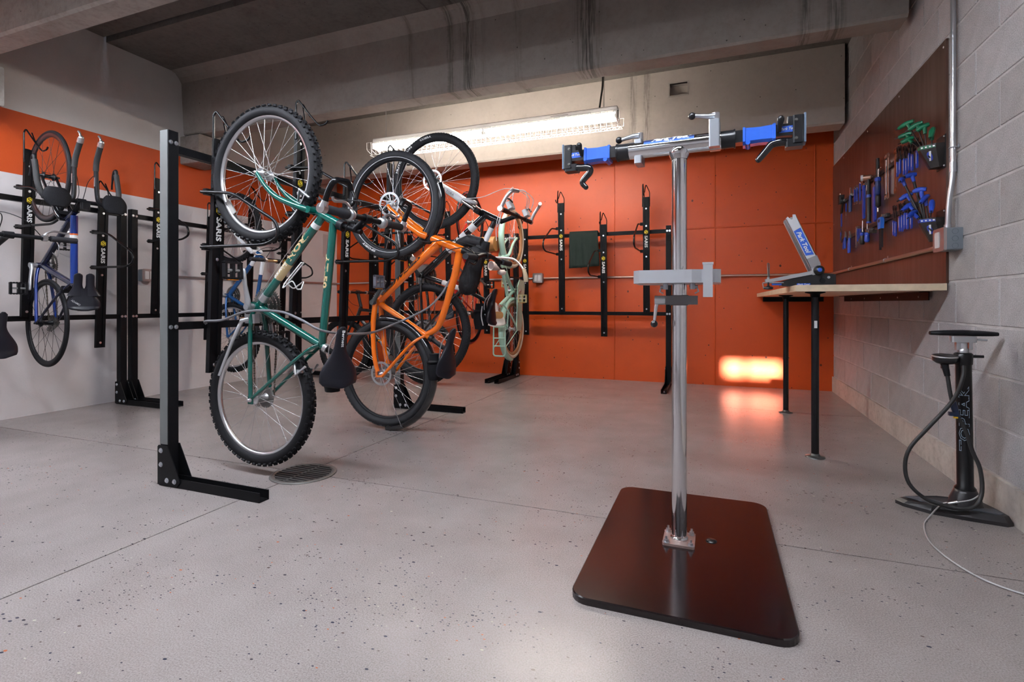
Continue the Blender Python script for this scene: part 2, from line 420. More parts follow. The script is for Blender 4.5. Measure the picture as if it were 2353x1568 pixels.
# front wall behind the camera with a small high window
WX0, WX1, WZ0, WZ1 = -1.76, -1.20, 2.11, 2.30
wf = MB()
for a in ((XL-0.2, WX0, 0, ZC+0.3), (WX1, XR+0.2, 0, ZC+0.3), (WX0, WX1, 0, WZ0), (WX0, WX1, WZ1, ZC)): wf.box(a[0], a[1], YF-0.2, YF, a[2], a[3])
wall_front = struct('wall_front', wf, mat('white_wall_paint', (0.68, 0.68, 0.70), 0.6, bump=0.1, bscale=60), 'plain white wall behind the viewer with one small window')
win = part('window_1', MB().box(WX0, WX0+0.02, YF-0.12, YF-0.08, WZ0, WZ1).box(WX1-0.02, WX1, YF-0.12, YF-0.08, WZ0, WZ1).box(WX0, WX1, YF-0.12, YF-0.08, WZ0, WZ0+0.02).box(WX0, WX1, YF-0.12, YF-0.08, WZ1-0.02, WZ1).box(WX0+0.20, WX0+0.23, YF-0.12, YF-0.08, WZ0, WZ1), mat('window_frame', (0.3, 0.3, 0.3), 0.4)); win['kind'] = 'structure'
# ceiling: double tees, their stems running along X
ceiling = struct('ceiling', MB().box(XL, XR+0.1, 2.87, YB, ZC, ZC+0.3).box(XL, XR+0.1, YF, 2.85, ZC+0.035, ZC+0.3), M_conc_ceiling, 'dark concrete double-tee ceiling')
def stem(y0, y1, zb, m, taper=0.04, fil=0.09):
    p = [(y0, zb+0.015), (y0+0.015, zb), (y1-0.015, zb), (y1, zb+0.015)]
    a = [(y1+taper*0.6, ZC-fil)] + [(y1+taper+fil*(1-math.cos(R(t))), ZC-fil+fil*math.sin(R(t))) for t in (30, 60, 90)]
    b = [(y0-taper-fil*(1-math.cos(R(t))), ZC-fil+fil*math.sin(R(t))) for t in (90, 60, 30)] + [(y0-taper*0.6, ZC-fil)]
    poly = p + a + [(y1+taper+fil, ZC+0.05), (y0-taper-fil, ZC+0.05)] + b
    return part('tee_stem', MB().prism(poly, (XL, 0, 0), (0,1,0), (0,0,1), (XR-0.045-XL, 0, 0)), m, ceiling)
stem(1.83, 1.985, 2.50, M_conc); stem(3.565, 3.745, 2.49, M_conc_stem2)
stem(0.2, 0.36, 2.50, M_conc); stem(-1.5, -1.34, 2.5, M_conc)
# the stem along the back wall, with a square blockout left in its face
hx0, hx1, hz0, hz1 = -0.385, -0.225, 2.835, 2.95
s3 = MB().box(XL, XR-0.03, 5.25, 5.38, 2.40, ZC+0.02)
for a in ((XL, hx0, 2.415, ZC+0.02), (hx1, XR-0.03, 2.415, ZC+0.02), (hx0, hx1, 2.415, hz0), (hx0, hx1, hz1, ZC+0.02)): s3.box(a[0], a[1], 5.17, 5.25, a[2], a[3])
s3.prism([(5.17, 2.415), (5.185, 2.40), (5.25, 2.40), (5.25, 2.415)], (XL, 0, 0), (0,1,0), (0,0,1), (XR-0.03-XL, 0, 0))
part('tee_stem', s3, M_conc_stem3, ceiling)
fr = MB()
for a in ((hx0-0.012, hx0, hz0-0.012, hz1+0.012), (hx1, hx1+0.012, hz0-0.012, hz1+0.012), (hx0, hx1, hz0-0.012, hz0), (hx0, hx1, hz1, hz1+0.012)): fr.box(a[0], a[1], 5.164, 5.2, a[2], a[3])
part('blockout_frame', fr, mat('cast_edge', (0.40, 0.36, 0.33), 0.8), ceiling)
# corbels that carry the stems on the left wall
for y0, y1, zt in ((3.53, 3.80, 2.475), (1.80, 2.075, 2.485)):
    part('corbel', MB().prism(rrect(y1-y0, 0.27, 0.012, 2), (XL-0.02, (y0+y1)/2, zt-0.135), (0,1,0), (0,0,1), (0.27, 0, 0)), M_conc, wall_left)
    part('bearing_pad', MB().box(XL+0.03, XL+0.22, y0+0.03, y1-0.03, zt, zt+0.014), mat('rubber_pad', (0.02, 0.02, 0.02), 0.8), wall_left)

# ================================================================== light fixtures
M_tube = {}
def fixture(name, label, xc, y, z, lamp, cord=False, guard=True, wings=True):
    """8 ft strip light: sheet-metal channel, wings, two rows of two tubes, wire guard, hangers"""
    t = thing(name, label, 'light', (xc, y, z), group='strip lights under the tees')
    M_w = mat('white_enamel', (0.80, 0.79, 0.77), 0.4)
    L = 1.225
    part('channel', MB().prism([(-0.055, 0.0), (-0.055, 0.045), (-0.045, 0.055), (0.045, 0.055), (0.055, 0.045), (0.055, 0.0)], (-L, 0, 0), (0,1,0), (0,0,1), (2*L, 0, 0)), M_w, t)
    for s in (-1, 1) if wings else ():
        part('reflector_wing', MB().prism([(s*0.055, 0.012), (s*0.112, -0.026), (s*0.112, -0.034), (s*0.055, 0.004)], (-L, 0, 0), (0,1,0), (0,0,1), (2*L, 0, 0)), M_w, t)
    key = str(lamp)
    em = mat('lit_tube_'+key, (0.9, 0.9, 0.9), 0.4, emit=lamp[0], estr=lamp[1])
    for s in (-1, 1):
        for q in (-1, 1):
            tb = part('tube', MB().cyl((q*0.02, s*0.045, -0.03), (q*(L-0.02), s*0.045, -0.03), 0.016, n=12), em, t)
            for a0, a1 in ((L-0.02, L-0.008), (0.008, 0.02)):
                part('end_cap', MB().cyl((q*a0, s*0.045, -0.03), (q*a1, s*0.045, -0.03), 0.017, n=12), mat('lamp_cap', (0.6, 0.6, 0.6), 0.3, 0.8), tb)
    for q in (-L+0.004, 0.0, L-0.004):
        part('lamp_holder', MB().box(q-0.006, q+0.006, -0.07, 0.07, -0.052, 0.0), M_w, t)
    if guard:
        gm = MB(); r = 0.0022; gl = L+0.03
        prof = [(-0.115, -0.005), (-0.11, -0.075), (-0.06, -0.115), (0.06, -0.115), (0.11, -0.075), (0.115, -0.005)]
        for py, pz in prof[:]: gm.cyl((-gl, py, pz), (gl, py, pz), r, n=5)
        n = 50
        for i in range(n+1):
            x = -gl + 2*gl*i/n
            gm.tube([(x, py, pz) for py, pz in (prof[0], prof[1])], r, n=4); gm.tube([(x, py, pz) for py, pz in (prof[4], prof[5])], r, n=4)
            if i < n:
                x2 = x + 2*gl/n
                for a, b_ in ((prof[1], prof[2]), (prof[3], prof[4])):
                    gm.cyl((x, a[0], a[1]), ((x+x2)/2, b_[0], b_[1]), r, n=4); gm.cyl(((x+x2)/2, b_[0], b_[1]), (x2, a[0], a[1]), r, n=4)
            if i % 5 == 0: gm.cyl((x, -0.06, -0.115), (x, 0.06, -0.115), r, n=4)
        part('wire_guard', gm, mat('white_wire', (0.78, 0.77, 0.75), 0.4), t)
    for q in (-L+0.12, L-0.12):
        part('hanger_rod', MB().cyl((q, 0.0, 0.055), (q, 0.0, ZC-z+0.01), 0.004, n=6), mat('galvanised', (0.5, 0.5, 0.5), 0.35, 0.9), t)
    if cord:
        part('power_cord', MB().tube(smooth_path([(L-0.16, 0.0, 0.055), (L-0.145, 0.0, 0.16), (L-0.13, 0.0, 0.3), (L-0.135, 0.0, ZC-z+0.01)], 5), 0.008, n=8), mat('black_rubber', (0.014, 0.014, 0.015), 0.5), t)
        part('ballast_label', MB().box(L-0.55, L-0.22, -0.0562, -0.0552, 0.012, 0.022).box(L-0.58, L-0.42, -0.0562, -0.0552, 0.028, 0.033), mat('grey_print', (0.25, 0.25, 0.25), 0.6), t)
    return t
fixture('strip_light', 'long fluorescent strip light with wire guard hanging before the back beam', -1.975, 4.42, 2.46, LAMP_A, cord=True, wings=False)
fixture('strip_light', 'fluorescent strip light in the bay over the viewer', -0.9, 1.13, 2.44, LAMP_B)
fixture('strip_light', 'unseen strip light added in the bay over the viewer to brighten the white wall', -3.43, 1.13, 2.44, LAMP_B)  # added lamp out of view, brightens the white wall
fixture('strip_light', 'unseen fluorescent strip light for fill in the bay behind the viewer', -1.9, -0.65, 2.44, LAMP_C)  # unseen lamp, gives fill and lights the front wall
# ================================================================== bike racks
M_blk = mat('black_powder_coat', (0.006, 0.006, 0.007), 0.36, spec=0.1, bump=0.12, bscale=500)
M_blk_gloss = mat('black_gloss_rod', (0.006, 0.006, 0.007), 0.22, spec=0.25)
M_zinc = mat('zinc_bolt', (0.62, 0.64, 0.68), 0.28, 0.95)
M_yel = mat('yellow_label', (0.72, 0.55, 0.02), 0.5)
M_wht = mat('white_print', (0.82, 0.82, 0.82), 0.5)
LEAN = 0.04
def hexbolt(mb, c, ax, r=0.007, h=0.005):
    c = Vector(c); ax = Vector(ax).normalized()
    mb.cyl(c, c+ax*h, r, n=6, smooth=False); mb.cyl(c, c+ax*0.0015, r*1.5, n=10)
    return mb
def rack(name, label, loc, rz, length, tracks, tx=0.0, foot=0.62, posts=None, h=1.66, face=False):
    """local: x out into the room, y along the rack, z up. tracks: list of (y, high?) ; loops sit on the -y side"""
    t = thing(name, label, 'bike rack', loc, rz, group='steel vertical bike racks')
    py = [0.0, length] if posts is None else posts
    for y in py:
        p = part('post', MB().prism(rrect(0.053, 0.053, 0.004, 2), (-0.026, y, 0.0), (1,0,0), (0,1,0), (0,0,h)), M_blk, t)
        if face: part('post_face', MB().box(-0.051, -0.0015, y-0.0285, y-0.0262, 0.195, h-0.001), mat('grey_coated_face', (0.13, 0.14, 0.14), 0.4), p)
        for z in (h-0.055, 0.74):
            for dy in (-0.013, 0.013):
                part('bolt', hexbolt(MB(), (0.0, y+dy, z), (1,0,0)), M_zinc, p)
        f = part('foot', MB().prism([(-0.026, 0.0), (0.026, 0.0), (0.026, 0.042), (0.021, 0.042), (0.021, 0.006), (-0.021, 0.006), (-0.021, 0.042), (-0.026, 0.042)], (-0.06, y, 0.0), (0,1,0), (0,0,1), (foot, 0, 0)), M_blk, t)
        for s in (-1, 1):
            gs = part('gusset', MB().prism([(-0.063, 0.006), (0.065, 0.006), (0.085, 0.03), (0.002, 0.19), (-0.056, 0.19), (-0.063, 0.183)], (0, y+s*0.0275 - (0.004 if s < 0 else 0), 0), (1,0,0), (0,0,1), (0, 0.004, 0)), M_blk, t)
            for bx, bz in ((-0.04, 0.165), (-0.04, 0.10), (0.0, 0.03), (0.05, 0.03)):
                part('bolt', hexbolt(MB(), (bx, y+s*0.0315, bz), (0, s, 0), 0.008, 0.006), M_zinc, gs)
        part('anchor_bolt', hexbolt(MB(), (foot-0.12, y, 0.006), (0,0,1), 0.006, 0.012), M_zinc, f)
    for z in (h-0.055, 0.74):
        part('rail', MB().box(-0.045+tx, -0.008+tx, py[0]+0.02, py[-1]-0.02, z-0.019, z+0.019), M_blk, t)
    for y, high in tracks:
        make_track(t, y, 0.26 if high else 0.0, tx)
    return t
def make_track(t, y, dz, tx=0.0):
    z0, z1 = 0.49+dz, 1.70+dz
    sx = lambda z: tx+LEAN*(z-1.15)
    o = (0.012, y, 0)
    poly = [(-0.033, 0.0), (-0.033, 0.026), (-0.012, 0.026), (-0.012, 0.020), (0.012, 0.020), (0.012, 0.026), (0.033, 0.026), (0.033, 0.0)]
    mb = MB(); a = [Vector((0.004+px+sx(z0), y+p_, z0)) for p_, px in poly]; b_ = [Vector((0.004+px+sx(z1), y+p_, z1)) for p_, px in poly]
    n = len(poly); mb.add(a+b_, [(i, (i+1) % n, n+(i+1) % n, n+i) for i in range(n)]); mb.add(a, [(0,1,2,7),(2,3,4,7),(4,5,6,7)]); mb.add(b_, [(0,1,2,7),(2,3,4,7),(4,5,6,7)])
    tr = part('track', mb, M_blk, t)
    X = lambda z: 0.004+0.026+sx(z)
    # hook: rod bent up and over, then out to a curled tip
    zt = z1 + 0.14
    hk = round_poly([(X(z1)-0.012, y-0.036, z1-0.10), (X(z1)-0.012, y-0.036, zt-0.02), (X(z1)+0.0, y-0.030, zt), (X(z1)+0.085, y-0.012, zt-0.11), (X(z1)+0.135, y, zt-0.168), (X(z1)+0.185, y, zt-0.160), (X(z1)+0.20, y, zt-0.142)], 0.03, 4)
    part('hook', MB().tube(hk, 0.0055, n=8), M_blk_gloss, tr)
    hk2 = round_poly([(X(z1)-0.012, y+0.036, z1-0.10), (X(z1)-0.012, y+0.036, zt-0.09), (X(z1)+0.004, y+0.0, zt-0.01), (X(z1)+0.07, y-0.006, zt-0.105)], 0.02, 4)
    part('hook_brace', MB().tube(hk2, 0.0045, n=6), M_blk_gloss, tr)
    # loop that holds the wheel sideways
    zl = 1.14 + dz
    yy = y-0.062
    lp = round_poly([(X(zl)-0.045, yy, zl+0.285), (X(zl)-0.035, yy, zl+0.283), (X(zl)+0.17, yy, zl+0.262), (X(zl)+0.455, yy, zl+0.105), (X(zl)+0.475, yy, zl+0.03), (X(zl)+0.39, yy, zl-0.005), (X(zl)-0.045, yy, zl)], 0.05, 5)
    part('wheel_loop', MB().tube(lp, 0.0085, n=8), M_blk_gloss, tr)
    for q in (zl, zl+0.284):
        part('loop_clamp', MB().obox((X(q)-0.03, y-0.04, q), (0.03, 0.05, 0.03), bev=0.006), M_blk, tr)
    # yellow hexagon with a snake-shaped S, and the maker's name reading downwards
    zc = 1.335 + dz
    n_ = Vector((1, 0, -LEAN)).normalized()
    hexa = [(0.021*math.cos(R(30+60*i)), 0.024*math.sin(R(30+60*i))) for i in range(6)]
    part('emblem', MB().prism(hexa, (X(zc)+0.0002, y, zc), (0,1,0), (LEAN,0,1), (0.0008,0,0)), M_yel, tr)
    S = smooth_path([(0.013, 0.010), (0.002, 0.016), (-0.010, 0.009), (0.0, 0.0), (0.010, -0.009), (-0.002, -0.016), (-0.013, -0.010)], 4)
    part('emblem_s', MB().tube([Vector((X(zc)+0.0012, y+p.x, zc+p.y)) for p in [Vector((q[0], q[1], 0)) for q in S]], 0.0022, n=4), M_blk, tr)
    lettering('SARIS', (X(zc-0.095)+0.0003, y, zc-0.098), (-LEAN, 0, -1), (0, 1, 0), 0.125, 0.031, M_wht, tr, bold=0.03)
    for q in (z0+0.04, zl-0.06, z1-0.12, z1-0.3):
        part('track_bolt', hexbolt(MB(), (X(q)-0.006, y, q), (1,0,0), 0.006, 0.004), M_zinc, tr)

XK = -2.358      # free-standing rack
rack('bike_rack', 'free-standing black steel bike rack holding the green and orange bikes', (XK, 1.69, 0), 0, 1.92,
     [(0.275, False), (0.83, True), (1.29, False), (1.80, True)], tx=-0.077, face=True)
XW = -4.62       # along the left wall
rack('bike_rack', 'black steel bike rack on the white wall behind the blue road bike', (XW-0.03, 1.30, 0), 0, 1.60,
     [(0.44, False), (0.93, True), (1.42, False)])
rack('bike_rack', 'black steel bike rack on the white wall behind the free-standing rack', (XW-0.03, 2.99, 0), 0, 1.92,
     [(0.172, True), (0.695, False), (1.175, True), (1.64, False)])
YW = 5.60        # along the back wall; local x points to -Y, local y to +X
rack('bike_rack', 'black steel bike rack on the orange wall with a green cloth over its rail', (-2.13, YW, 0), -math.pi/2, 1.70,
     [(0.13, False), (0.56, True), (1.03, False), (1.48, True)])
rack('bike_rack', 'black steel bike rack on the orange wall behind the hanging mountain bikes', (-4.14, YW, 0), -math.pi/2, 1.90,
     [(0.10, True), (0.62, False), (1.15, True), (1.65, False)])
# ================================================================== bicycles (hung by the front wheel: local x out from the rack, z up, y across the bike)
M_rubber = mat('tyre_rubber', (0.012, 0.012, 0.014), 0.62, spec=0.15, bump=0.2, bscale=300)
M_rubber_grey = mat('tyre_rubber_worn', (0.024, 0.024, 0.027), 0.6, spec=0.2, bump=0.2, bscale=300)
M_alu = mat('brushed_aluminium', (0.66, 0.66, 0.68), 0.3, 0.95)
M_alu_dull = mat('cast_aluminium', (0.52, 0.53, 0.55), 0.42, 0.85)
M_chrome = mat('chrome', (0.80, 0.80, 0.82), 0.06, 1.0)
M_spoke = mat('spoke_steel', (0.70, 0.70, 0.71), 0.25, 0.85)
M_spoke_blk = mat('spoke_black', (0.03, 0.03, 0.03), 0.4, 0.3)
M_blkp = mat('black_plastic', (0.008, 0.008, 0.010), 0.42, spec=0.2)
M_blkgl = mat('black_gloss_paint', (0.009, 0.009, 0.011), 0.14, coat=0.5)
M_vinyl = mat('black_vinyl', (0.009, 0.009, 0.014), 0.36, spec=0.3, bump=0.1, bscale=600)
M_fabric_blk = mat('black_nylon', (0.008, 0.008, 0.010), 0.75, spec=0.15, bump=0.5, bscale=300)
M_steel = mat('dark_steel', (0.20, 0.19, 0.18), 0.38, 0.9)
M_chain = mat('chain_steel', (0.13, 0.115, 0.10), 0.45, 0.8)
def P2(p, y=0.0): return Vector((p[0], y, p[1]))
def loft(rings, caps=True):
    mb = MB(); n = len(rings[0]); vs = [v for r in rings for v in r]
    mb.add(vs, [(i*n+j, i*n+(j+1) % n, (i+1)*n+(j+1) % n, (i+1)*n+j) for i in range(len(rings)-1) for j in range(n)], True)
    if caps: mb.add(rings[0], [list(range(n))[::-1]], True); mb.add(rings[-1], [list(range(n))], True)
    return mb
def wheel(parent, c, r, tw, tire=None, rim=None, spoke=None, n=32, knobs=None, rotor=0, hubw=0.05, rimh=0.02, rimw=0.024, hub=None, reflector=False, phase=0.0):
    tire = tire or M_rubber; rim = rim or M_alu; spoke = spoke or M_spoke; hub = hub or M_alu
    o = P2(c); ax = (0, 1, 0); ro = r - tw*0.80
    w = part('wheel', MB().ring([(ro, -rimw/2), (ro, rimw/2), (ro-rimh*0.5, rimw/2), (ro-rimh, rimw*0.28), (ro-rimh, -rimw*0.28), (ro-rimh*0.5, -rimw/2)], o, ax, 64), rim, parent)
    Rm = r - tw/2; k = 12
    part('tire', MB().ring([(Rm + tw/2*math.cos(2*math.pi*i/k), tw/2*math.sin(2*math.pi*i/k)) for i in range(k)], o, ax, 72), tire, w)
    if knobs:
        mb = MB(); cnt, rows, sz = knobs
        for i in range(cnt):
            for j, (lat, ph) in enumerate(rows):
                a = 2*math.pi*(i+ph)/cnt; b = lat*2/tw; b = max(-1, min(1, b))
                rr = Rm + tw/2*math.sqrt(max(0.0, 1-b*b))*1.0
                rad = Vector((math.cos(a), 0, math.sin(a))); tang = Vector((-math.sin(a), 0, math.cos(a)))
                nrm = (rad*math.sqrt(max(0.05, 1-b*b)) + Vector((0, b, 0))).normalized()
                mb.obox(o + rad*rr + Vector((0, lat, 0)) + nrm*sz[2]*0.3, (sz[0], sz[1], sz[2]), tang, nrm.cross(tang))
        part('tread_knobs', mb, tire, w, kind='stuff')
    mb = MB(); ri = ro - rimh*0.9
    for i in range(n):
        side = 1 if i % 2 else -1; d = (1 if (i//2) % 2 else -1)
        a1 = 2*math.pi*i/n + phase; a0 = a1 + d*R(62)
        p0 = o + Vector((math.cos(a0)*0.021, side*hubw*0.55, math.sin(a0)*0.021)); p1 = o + Vector((math.cos(a1)*ri, 0, math.sin(a1)*ri))
        mb.cyl(p0, p1, 0.0013, n=4, caps=False)
    part('spokes', mb, spoke, w, kind='stuff')
    part('hub', MB().lathe([(0.0, -hubw-0.012), (0.007, -hubw-0.012), (0.007, -hubw), (0.010, -hubw), (0.012, -hubw*0.72), (0.026, -hubw*0.66), (0.026, -hubw*0.52), (0.014, -hubw*0.4), (0.014, hubw*0.4), (0.026, hubw*0.52), (0.026, hubw*0.66), (0.012, hubw*0.72), (0.010, hubw), (0.007, hubw), (0.007, hubw+0.012), (0.0, hubw+0.012)], o, ax, 16), hub, w)
    if rotor:
        y = rotor*hubw*0.85
        mb = MB().ring([(0.080, -0.001), (0.080, 0.001), (0.066, 0.001), (0.066, -0.001)], o+Vector((0, y, 0)), ax, 40, False)
        for i in range(6):
            a = 2*math.pi*i/6; p0 = o+Vector((0.02*math.cos(a), y, 0.02*math.sin(a))); p1 = o+Vector((0.067*math.cos(a+0.55), y, 0.067*math.sin(a+0.55)))
            mb.obox((p0+p1)/2, ((p1-p0).length, 0.002, 0.007), p1-p0, (0,1,0))
        mb.ring([(0.026, -0.001), (0.026, 0.001), (0.014, 0.001), (0.014, -0.001)], o+Vector((0, y, 0)), ax, 20, False)
        part('brake_rotor', mb, mat('rotor_steel', (0.42, 0.42, 0.43), 0.35, 0.8), w)
    if reflector:
        a = R(215); p0 = o+Vector((math.cos(a)*(ri-0.02), -0.012, math.sin(a)*(ri-0.02)))
        part('wheel_reflector', MB().obox(p0, (0.085, 0.008, 0.022), (-math.sin(a), 0, math.cos(a)), (0,1,0), 0.008), mat('grey_reflector', (0.5, 0.5, 0.48), 0.3), w)
    return w
def saddle(parent, nose, tail, wt=0.165, wn=0.042, m=None, thick=0.05, label=None, split=False):
    """nose and tail: (x, z) on the top surface; the top faces +x"""
    m = m or M_vinyl; a = P2(nose); b = P2(tail); d = (b-a); L = d.length; d.normalize(); up = Vector((0, 1, 0)).cross(d)
    if up.x < 0: up = -up
    def wid(t): 
        q = 0.5-0.5*math.cos(math.pi*min(1, max(0, (t-0.28)/0.55)))
        e = math.sqrt(max(0.0, 1-((t-0.88)/0.12)**2)) if t > 0.88 else 1.0
        s = math.sqrt(max(0.0, 1-((0.08-t)/0.08)**2)) if t < 0.08 else 1.0
        return (wn + (wt-wn)*q)*(0.25+0.75*e)*(0.3+0.7*s)
    def build(y0, scale, t0, t1, sx=1.0):
        rings = []
        for i in range(19):
            t = t0+(t1-t0)*i/18; w = wid(t)*scale/2; c = a + d*(L*t) + Vector((0, y0(t), 0)); th = thick*(0.55+0.45*min(1, t*1.6))*(0.7 if t in (t0, t1) else 1)
            bow = 0.012*math.sin(math.pi*t) - (0.010 if t > 0.9 else 0)
            ring = []
            for j in range(14):
                ang = 2*math.pi*j/14; cy, sz = math.cos(ang), math.sin(ang)
                h = sz*th*0.42 if sz > 0 else sz*th*0.75
                ring.append(c + Vector((0, cy*w*(1.0 if sz > -0.3 else 0.86), 0)) + up*(h - th*0.4 - bow))
            rings.append(ring)
        return loft(rings)
    if not split:
        s = part('saddle', build(lambda t: 0.0, 1.0, 0.0, 1.0), m, parent, label)
    else:
        s = part('saddle', build(lambda t: 0.0, 1.05, 0.40, 1.0), m, parent, label)
        for q in (-1, 1):
            part('saddle_prong', build(lambda t, q=q: q*(0.030+0.004*t), 0.92, 0.0, 0.60), m, s)
    mb = MB()
    for q in (-1, 1):
        mb.tube(smooth_path([a+d*L*0.12-up*thick*0.8+Vector((0, q*0.012, 0)), a+d*L*0.35-up*(thick+0.028)+Vector((0, q*0.022, 0)), a+d*L*0.65-up*(thick+0.028)+Vector((0, q*0.022, 0)), a+d*L*0.88-up*thick*0.8+Vector((0, q*0.035, 0))], 4), 0.0035, n=6)
    part('saddle_rails', mb, M_alu, s)
    return s
def turn(o, p, a):
    p = Vector(p); o.matrix_local = Matrix.Translation(p) @ Matrix.Rotation(a, 4, 'Z') @ Matrix.Translation(-p)
    return o
def pedal(parent, p, y0, s, m=None, refl=True, w=0.095, col=None):
    """p (x, z) axle, y0 start, s = side sign: caged platform pedal"""
    m = m or M_blkp; c = Vector((p[0], y0+s*(w/2+0.012), p[1])); mb = MB()
    for dx in (-0.036, 0.036):
        mb.obox(c+Vector((0, 0, dx)), (0.024, w, 0.008), bev=0)
        for q in range(6): mb.obox(c+Vector((0, -w/2+w*(q+0.5)/6, dx*1.11)), (0.018, 0.006, 0.006))
    for dy in (-w/2+0.006, 0.0, w/2-0.006): mb.obox(c+Vector((0, dy, 0)), (0.022, 0.012, 0.076))
    o = part('pedal', mb, m, parent)
    part('pedal_axle', MB().cyl((p[0], y0, p[1]), (p[0], y0+s*(w+0.01), p[1]), 0.007, n=10), M_alu_dull, o.parent if False else o)
    if refl: part('pedal_reflector', MB().obox(c+Vector((0, 0, -0.0445)), (0.016, 0.055, 0.004)), mat('amber_reflector', (0.75, 0.24, 0.01), 0.25), o)
    return o
def crankset(parent, bb, ang, rr=(0.09, 0.075, 0.058), arm=0.172, m=None, ringm=None, pm=None, q=0.075, side=1, refl=True):
    """left arm on -y at angle ang (0 = +x, 90 = +z); chainrings on the +y side"""
    m = m or M_alu_dull; ringm = ringm or M_steel; b = P2(bb)
    part('bottom_bracket', MB().cyl(b-Vector((0, 0.055, 0)), b+Vector((0, 0.055, 0)), 0.016, n=14), M_alu_dull, parent)
    for s, a in ((-1, ang), (1, ang+180)):
        d = Vector((math.cos(R(a)), 0, math.sin(R(a)))); p0 = b+Vector((0, s*(q-0.012), 0)); p1 = b+d*arm+Vector((0, s*(q+0.012), 0))
        mb = MB().tube([p0-d*0.014, p0, p0+d*0.03, p0.lerp(p1, 0.6), p1, p1+d*0.012], [0.012, 0.019, 0.015, 0.012, 0.014, 0.009], n=10, flat=0.75, up=(0,1,0))
        mb.cyl(p0-Vector((0, s*0.016, 0)), p0+Vector((0, s*0.012, 0)), 0.017, n=14)
        c = part('crank_arm', mb, m, parent)
        pedal(c, (p1.x, p1.z), p1.y, s, pm, refl)
    for i, r_ in enumerate(rr):
        y = side*(0.052 - 0.008*i); mb = MB().ring([(r_, -0.0015), (r_, 0.0015), (r_-0.016, 0.0015), (r_-0.016, -0.0015)], b+Vector((0, y, 0)), (0,1,0), 44, False)
        nt_ = int(r_*480)
        for t in range(nt_):
            a = 2*math.pi*t/nt_; mb.obox(b+Vector((math.cos(a)*(r_+0.003), y, math.sin(a)*(r_+0.003))), (0.009, 0.0028, 0.005), (math.cos(a), 0, math.sin(a)), (0,1,0))
        if i == 0:
            for t in range(5):
                a = 2*math.pi*t/5; d = Vector((math.cos(a), 0, math.sin(a))); mb.obox(b+d*(r_-0.016)/2+Vector((0, y, 0)), (r_-0.014, 0.006, 0.016), d, (0,1,0))
        part('chainring', mb, ringm, parent)
def drivetrain(parent, bb, rh, r1=0.082, r2=0.04, y=0.045, cass=True):
    b = P2(bb, y); h = P2(rh, y)
    if cass:
        mb = MB()
        for i in range(6):
            rr = 0.055-0.006*i; mb.ring([(rr, -0.0009), (rr, 0.0009), (0.016, 0.0009), (0.016, -0.0009)], h+Vector((0, -0.014+0.006*i, 0)), (0,1,0), 26, False)
        part('cassette', mb, M_steel, parent)
    d = (h-b).normalized(); n = Vector((d.z, 0, -d.x))
    mb = MB()
    low = h + d*0.02 + n*0.07
    for pts in ([b-n*r1, h-n*r2], [b+n*r1, low+n*0.02], [low-n*0.01, h+n*r2]):
        k = max(2, int((pts[1]-pts[0]).length/0.0127))
        for i in range(k):
            p = pts[0].lerp(pts[1], (i+0.5)/k); mb.obox(p, (0.0115, 0.005 if i % 2 else 0.0075, 0.0075), pts[1]-pts[0], (0,1,0))
    part('chain', mb, M_chain, parent, kind='stuff')
    mb = MB().cyl(h+n*0.045-Vector((0, 0.004, 0)), h+n*0.045+Vector((0, 0.006, 0)), 0.016, n=12)
    mb.obox(h+n*0.075+d*0.02, (0.085, 0.012, 0.018), (n+d*0.4), (0,1,0)); mb.cyl(low+d*0.02-Vector((0, 0.004, 0)), low+d*0.02+Vector((0, 0.006, 0)), 0.016, n=12); mb.obox(h+n*0.025, (0.05, 0.018, 0.022), n, (0,1,0))
    part('derailleur', mb, M_steel, parent)
def brake_lever(parent, p, y, s, d, m, L=0.11, out=0.035):
    """lever beside the grip: clamp at y, blade running outwards (s) at offset direction d"""
    d = Vector(d).normalized(); c = P2(p, y)
    mb = MB().cyl(c-Vector((0, 0.012, 0)), c+Vector((0, 0.012, 0)), 0.019, n=12)
    mb.tube([c+d*0.012, c+d*out*0.8+Vector((0, s*0.012, 0))], [0.013, 0.010], n=8)
    mb.tube(smooth_path([c+d*out*0.8+Vector((0, s*0.008, 0)), c+d*(out+0.012)+Vector((0, s*0.045, 0)), c+d*out*1.15+Vector((0, s*L, 0)), c+d*(out+0.02)+Vector((0, s*(L+0.015), 0))], 3), 0.0065, n=6)
    return part('brake_lever', mb, m, parent)
def tube_text(parent, body, p0, p1, r, y_face, wid, hei, m, at=0.5, shear=0.0, flip=False, bold=0.03, off=0.0):
    """letters wrapped on the camera-side of a round tube from p0 to p1 (x, z)"""
    a = P2(p0); b = P2(p1); d = (b-a).normalized(); c = a.lerp(b, at)
    side = Vector((0, -1, 0)); u = side.cross(d)          # letters' up
    if flip: u = -u
    def bend(x, y, t):
        ang = (y+off)/r; rad = r + 0.0006 + t
        return c + d*x + side*rad*math.cos(ang) + u*rad*math.sin(ang)
    return lettering(body, c, d, u, wid, hei, m, parent, shear=shear, bold=bold, bend=bend)
def tire_text(parent, body, c, r, tw, a0, wid, hei, m):
    """letters curved along the tyre side wall, centred at angle a0 (degrees), reading clockwise as seen from -y"""
    o = P2(c)
    def bend(x, y, t):
        a = R(a0) - x/r; rr = r+y; h = (rr-r)
        return o + Vector((math.cos(a)*rr, 0, math.sin(a)*rr)) + Vector((0, -(tw/2)*math.sqrt(max(0.2, 1-(2*h/tw)**2))-0.0012-t, 0))
    return lettering(body, (0,0,0), (1,0,0), (0,0,1), wid, hei, m, parent, bold=0.03, bend=bend)
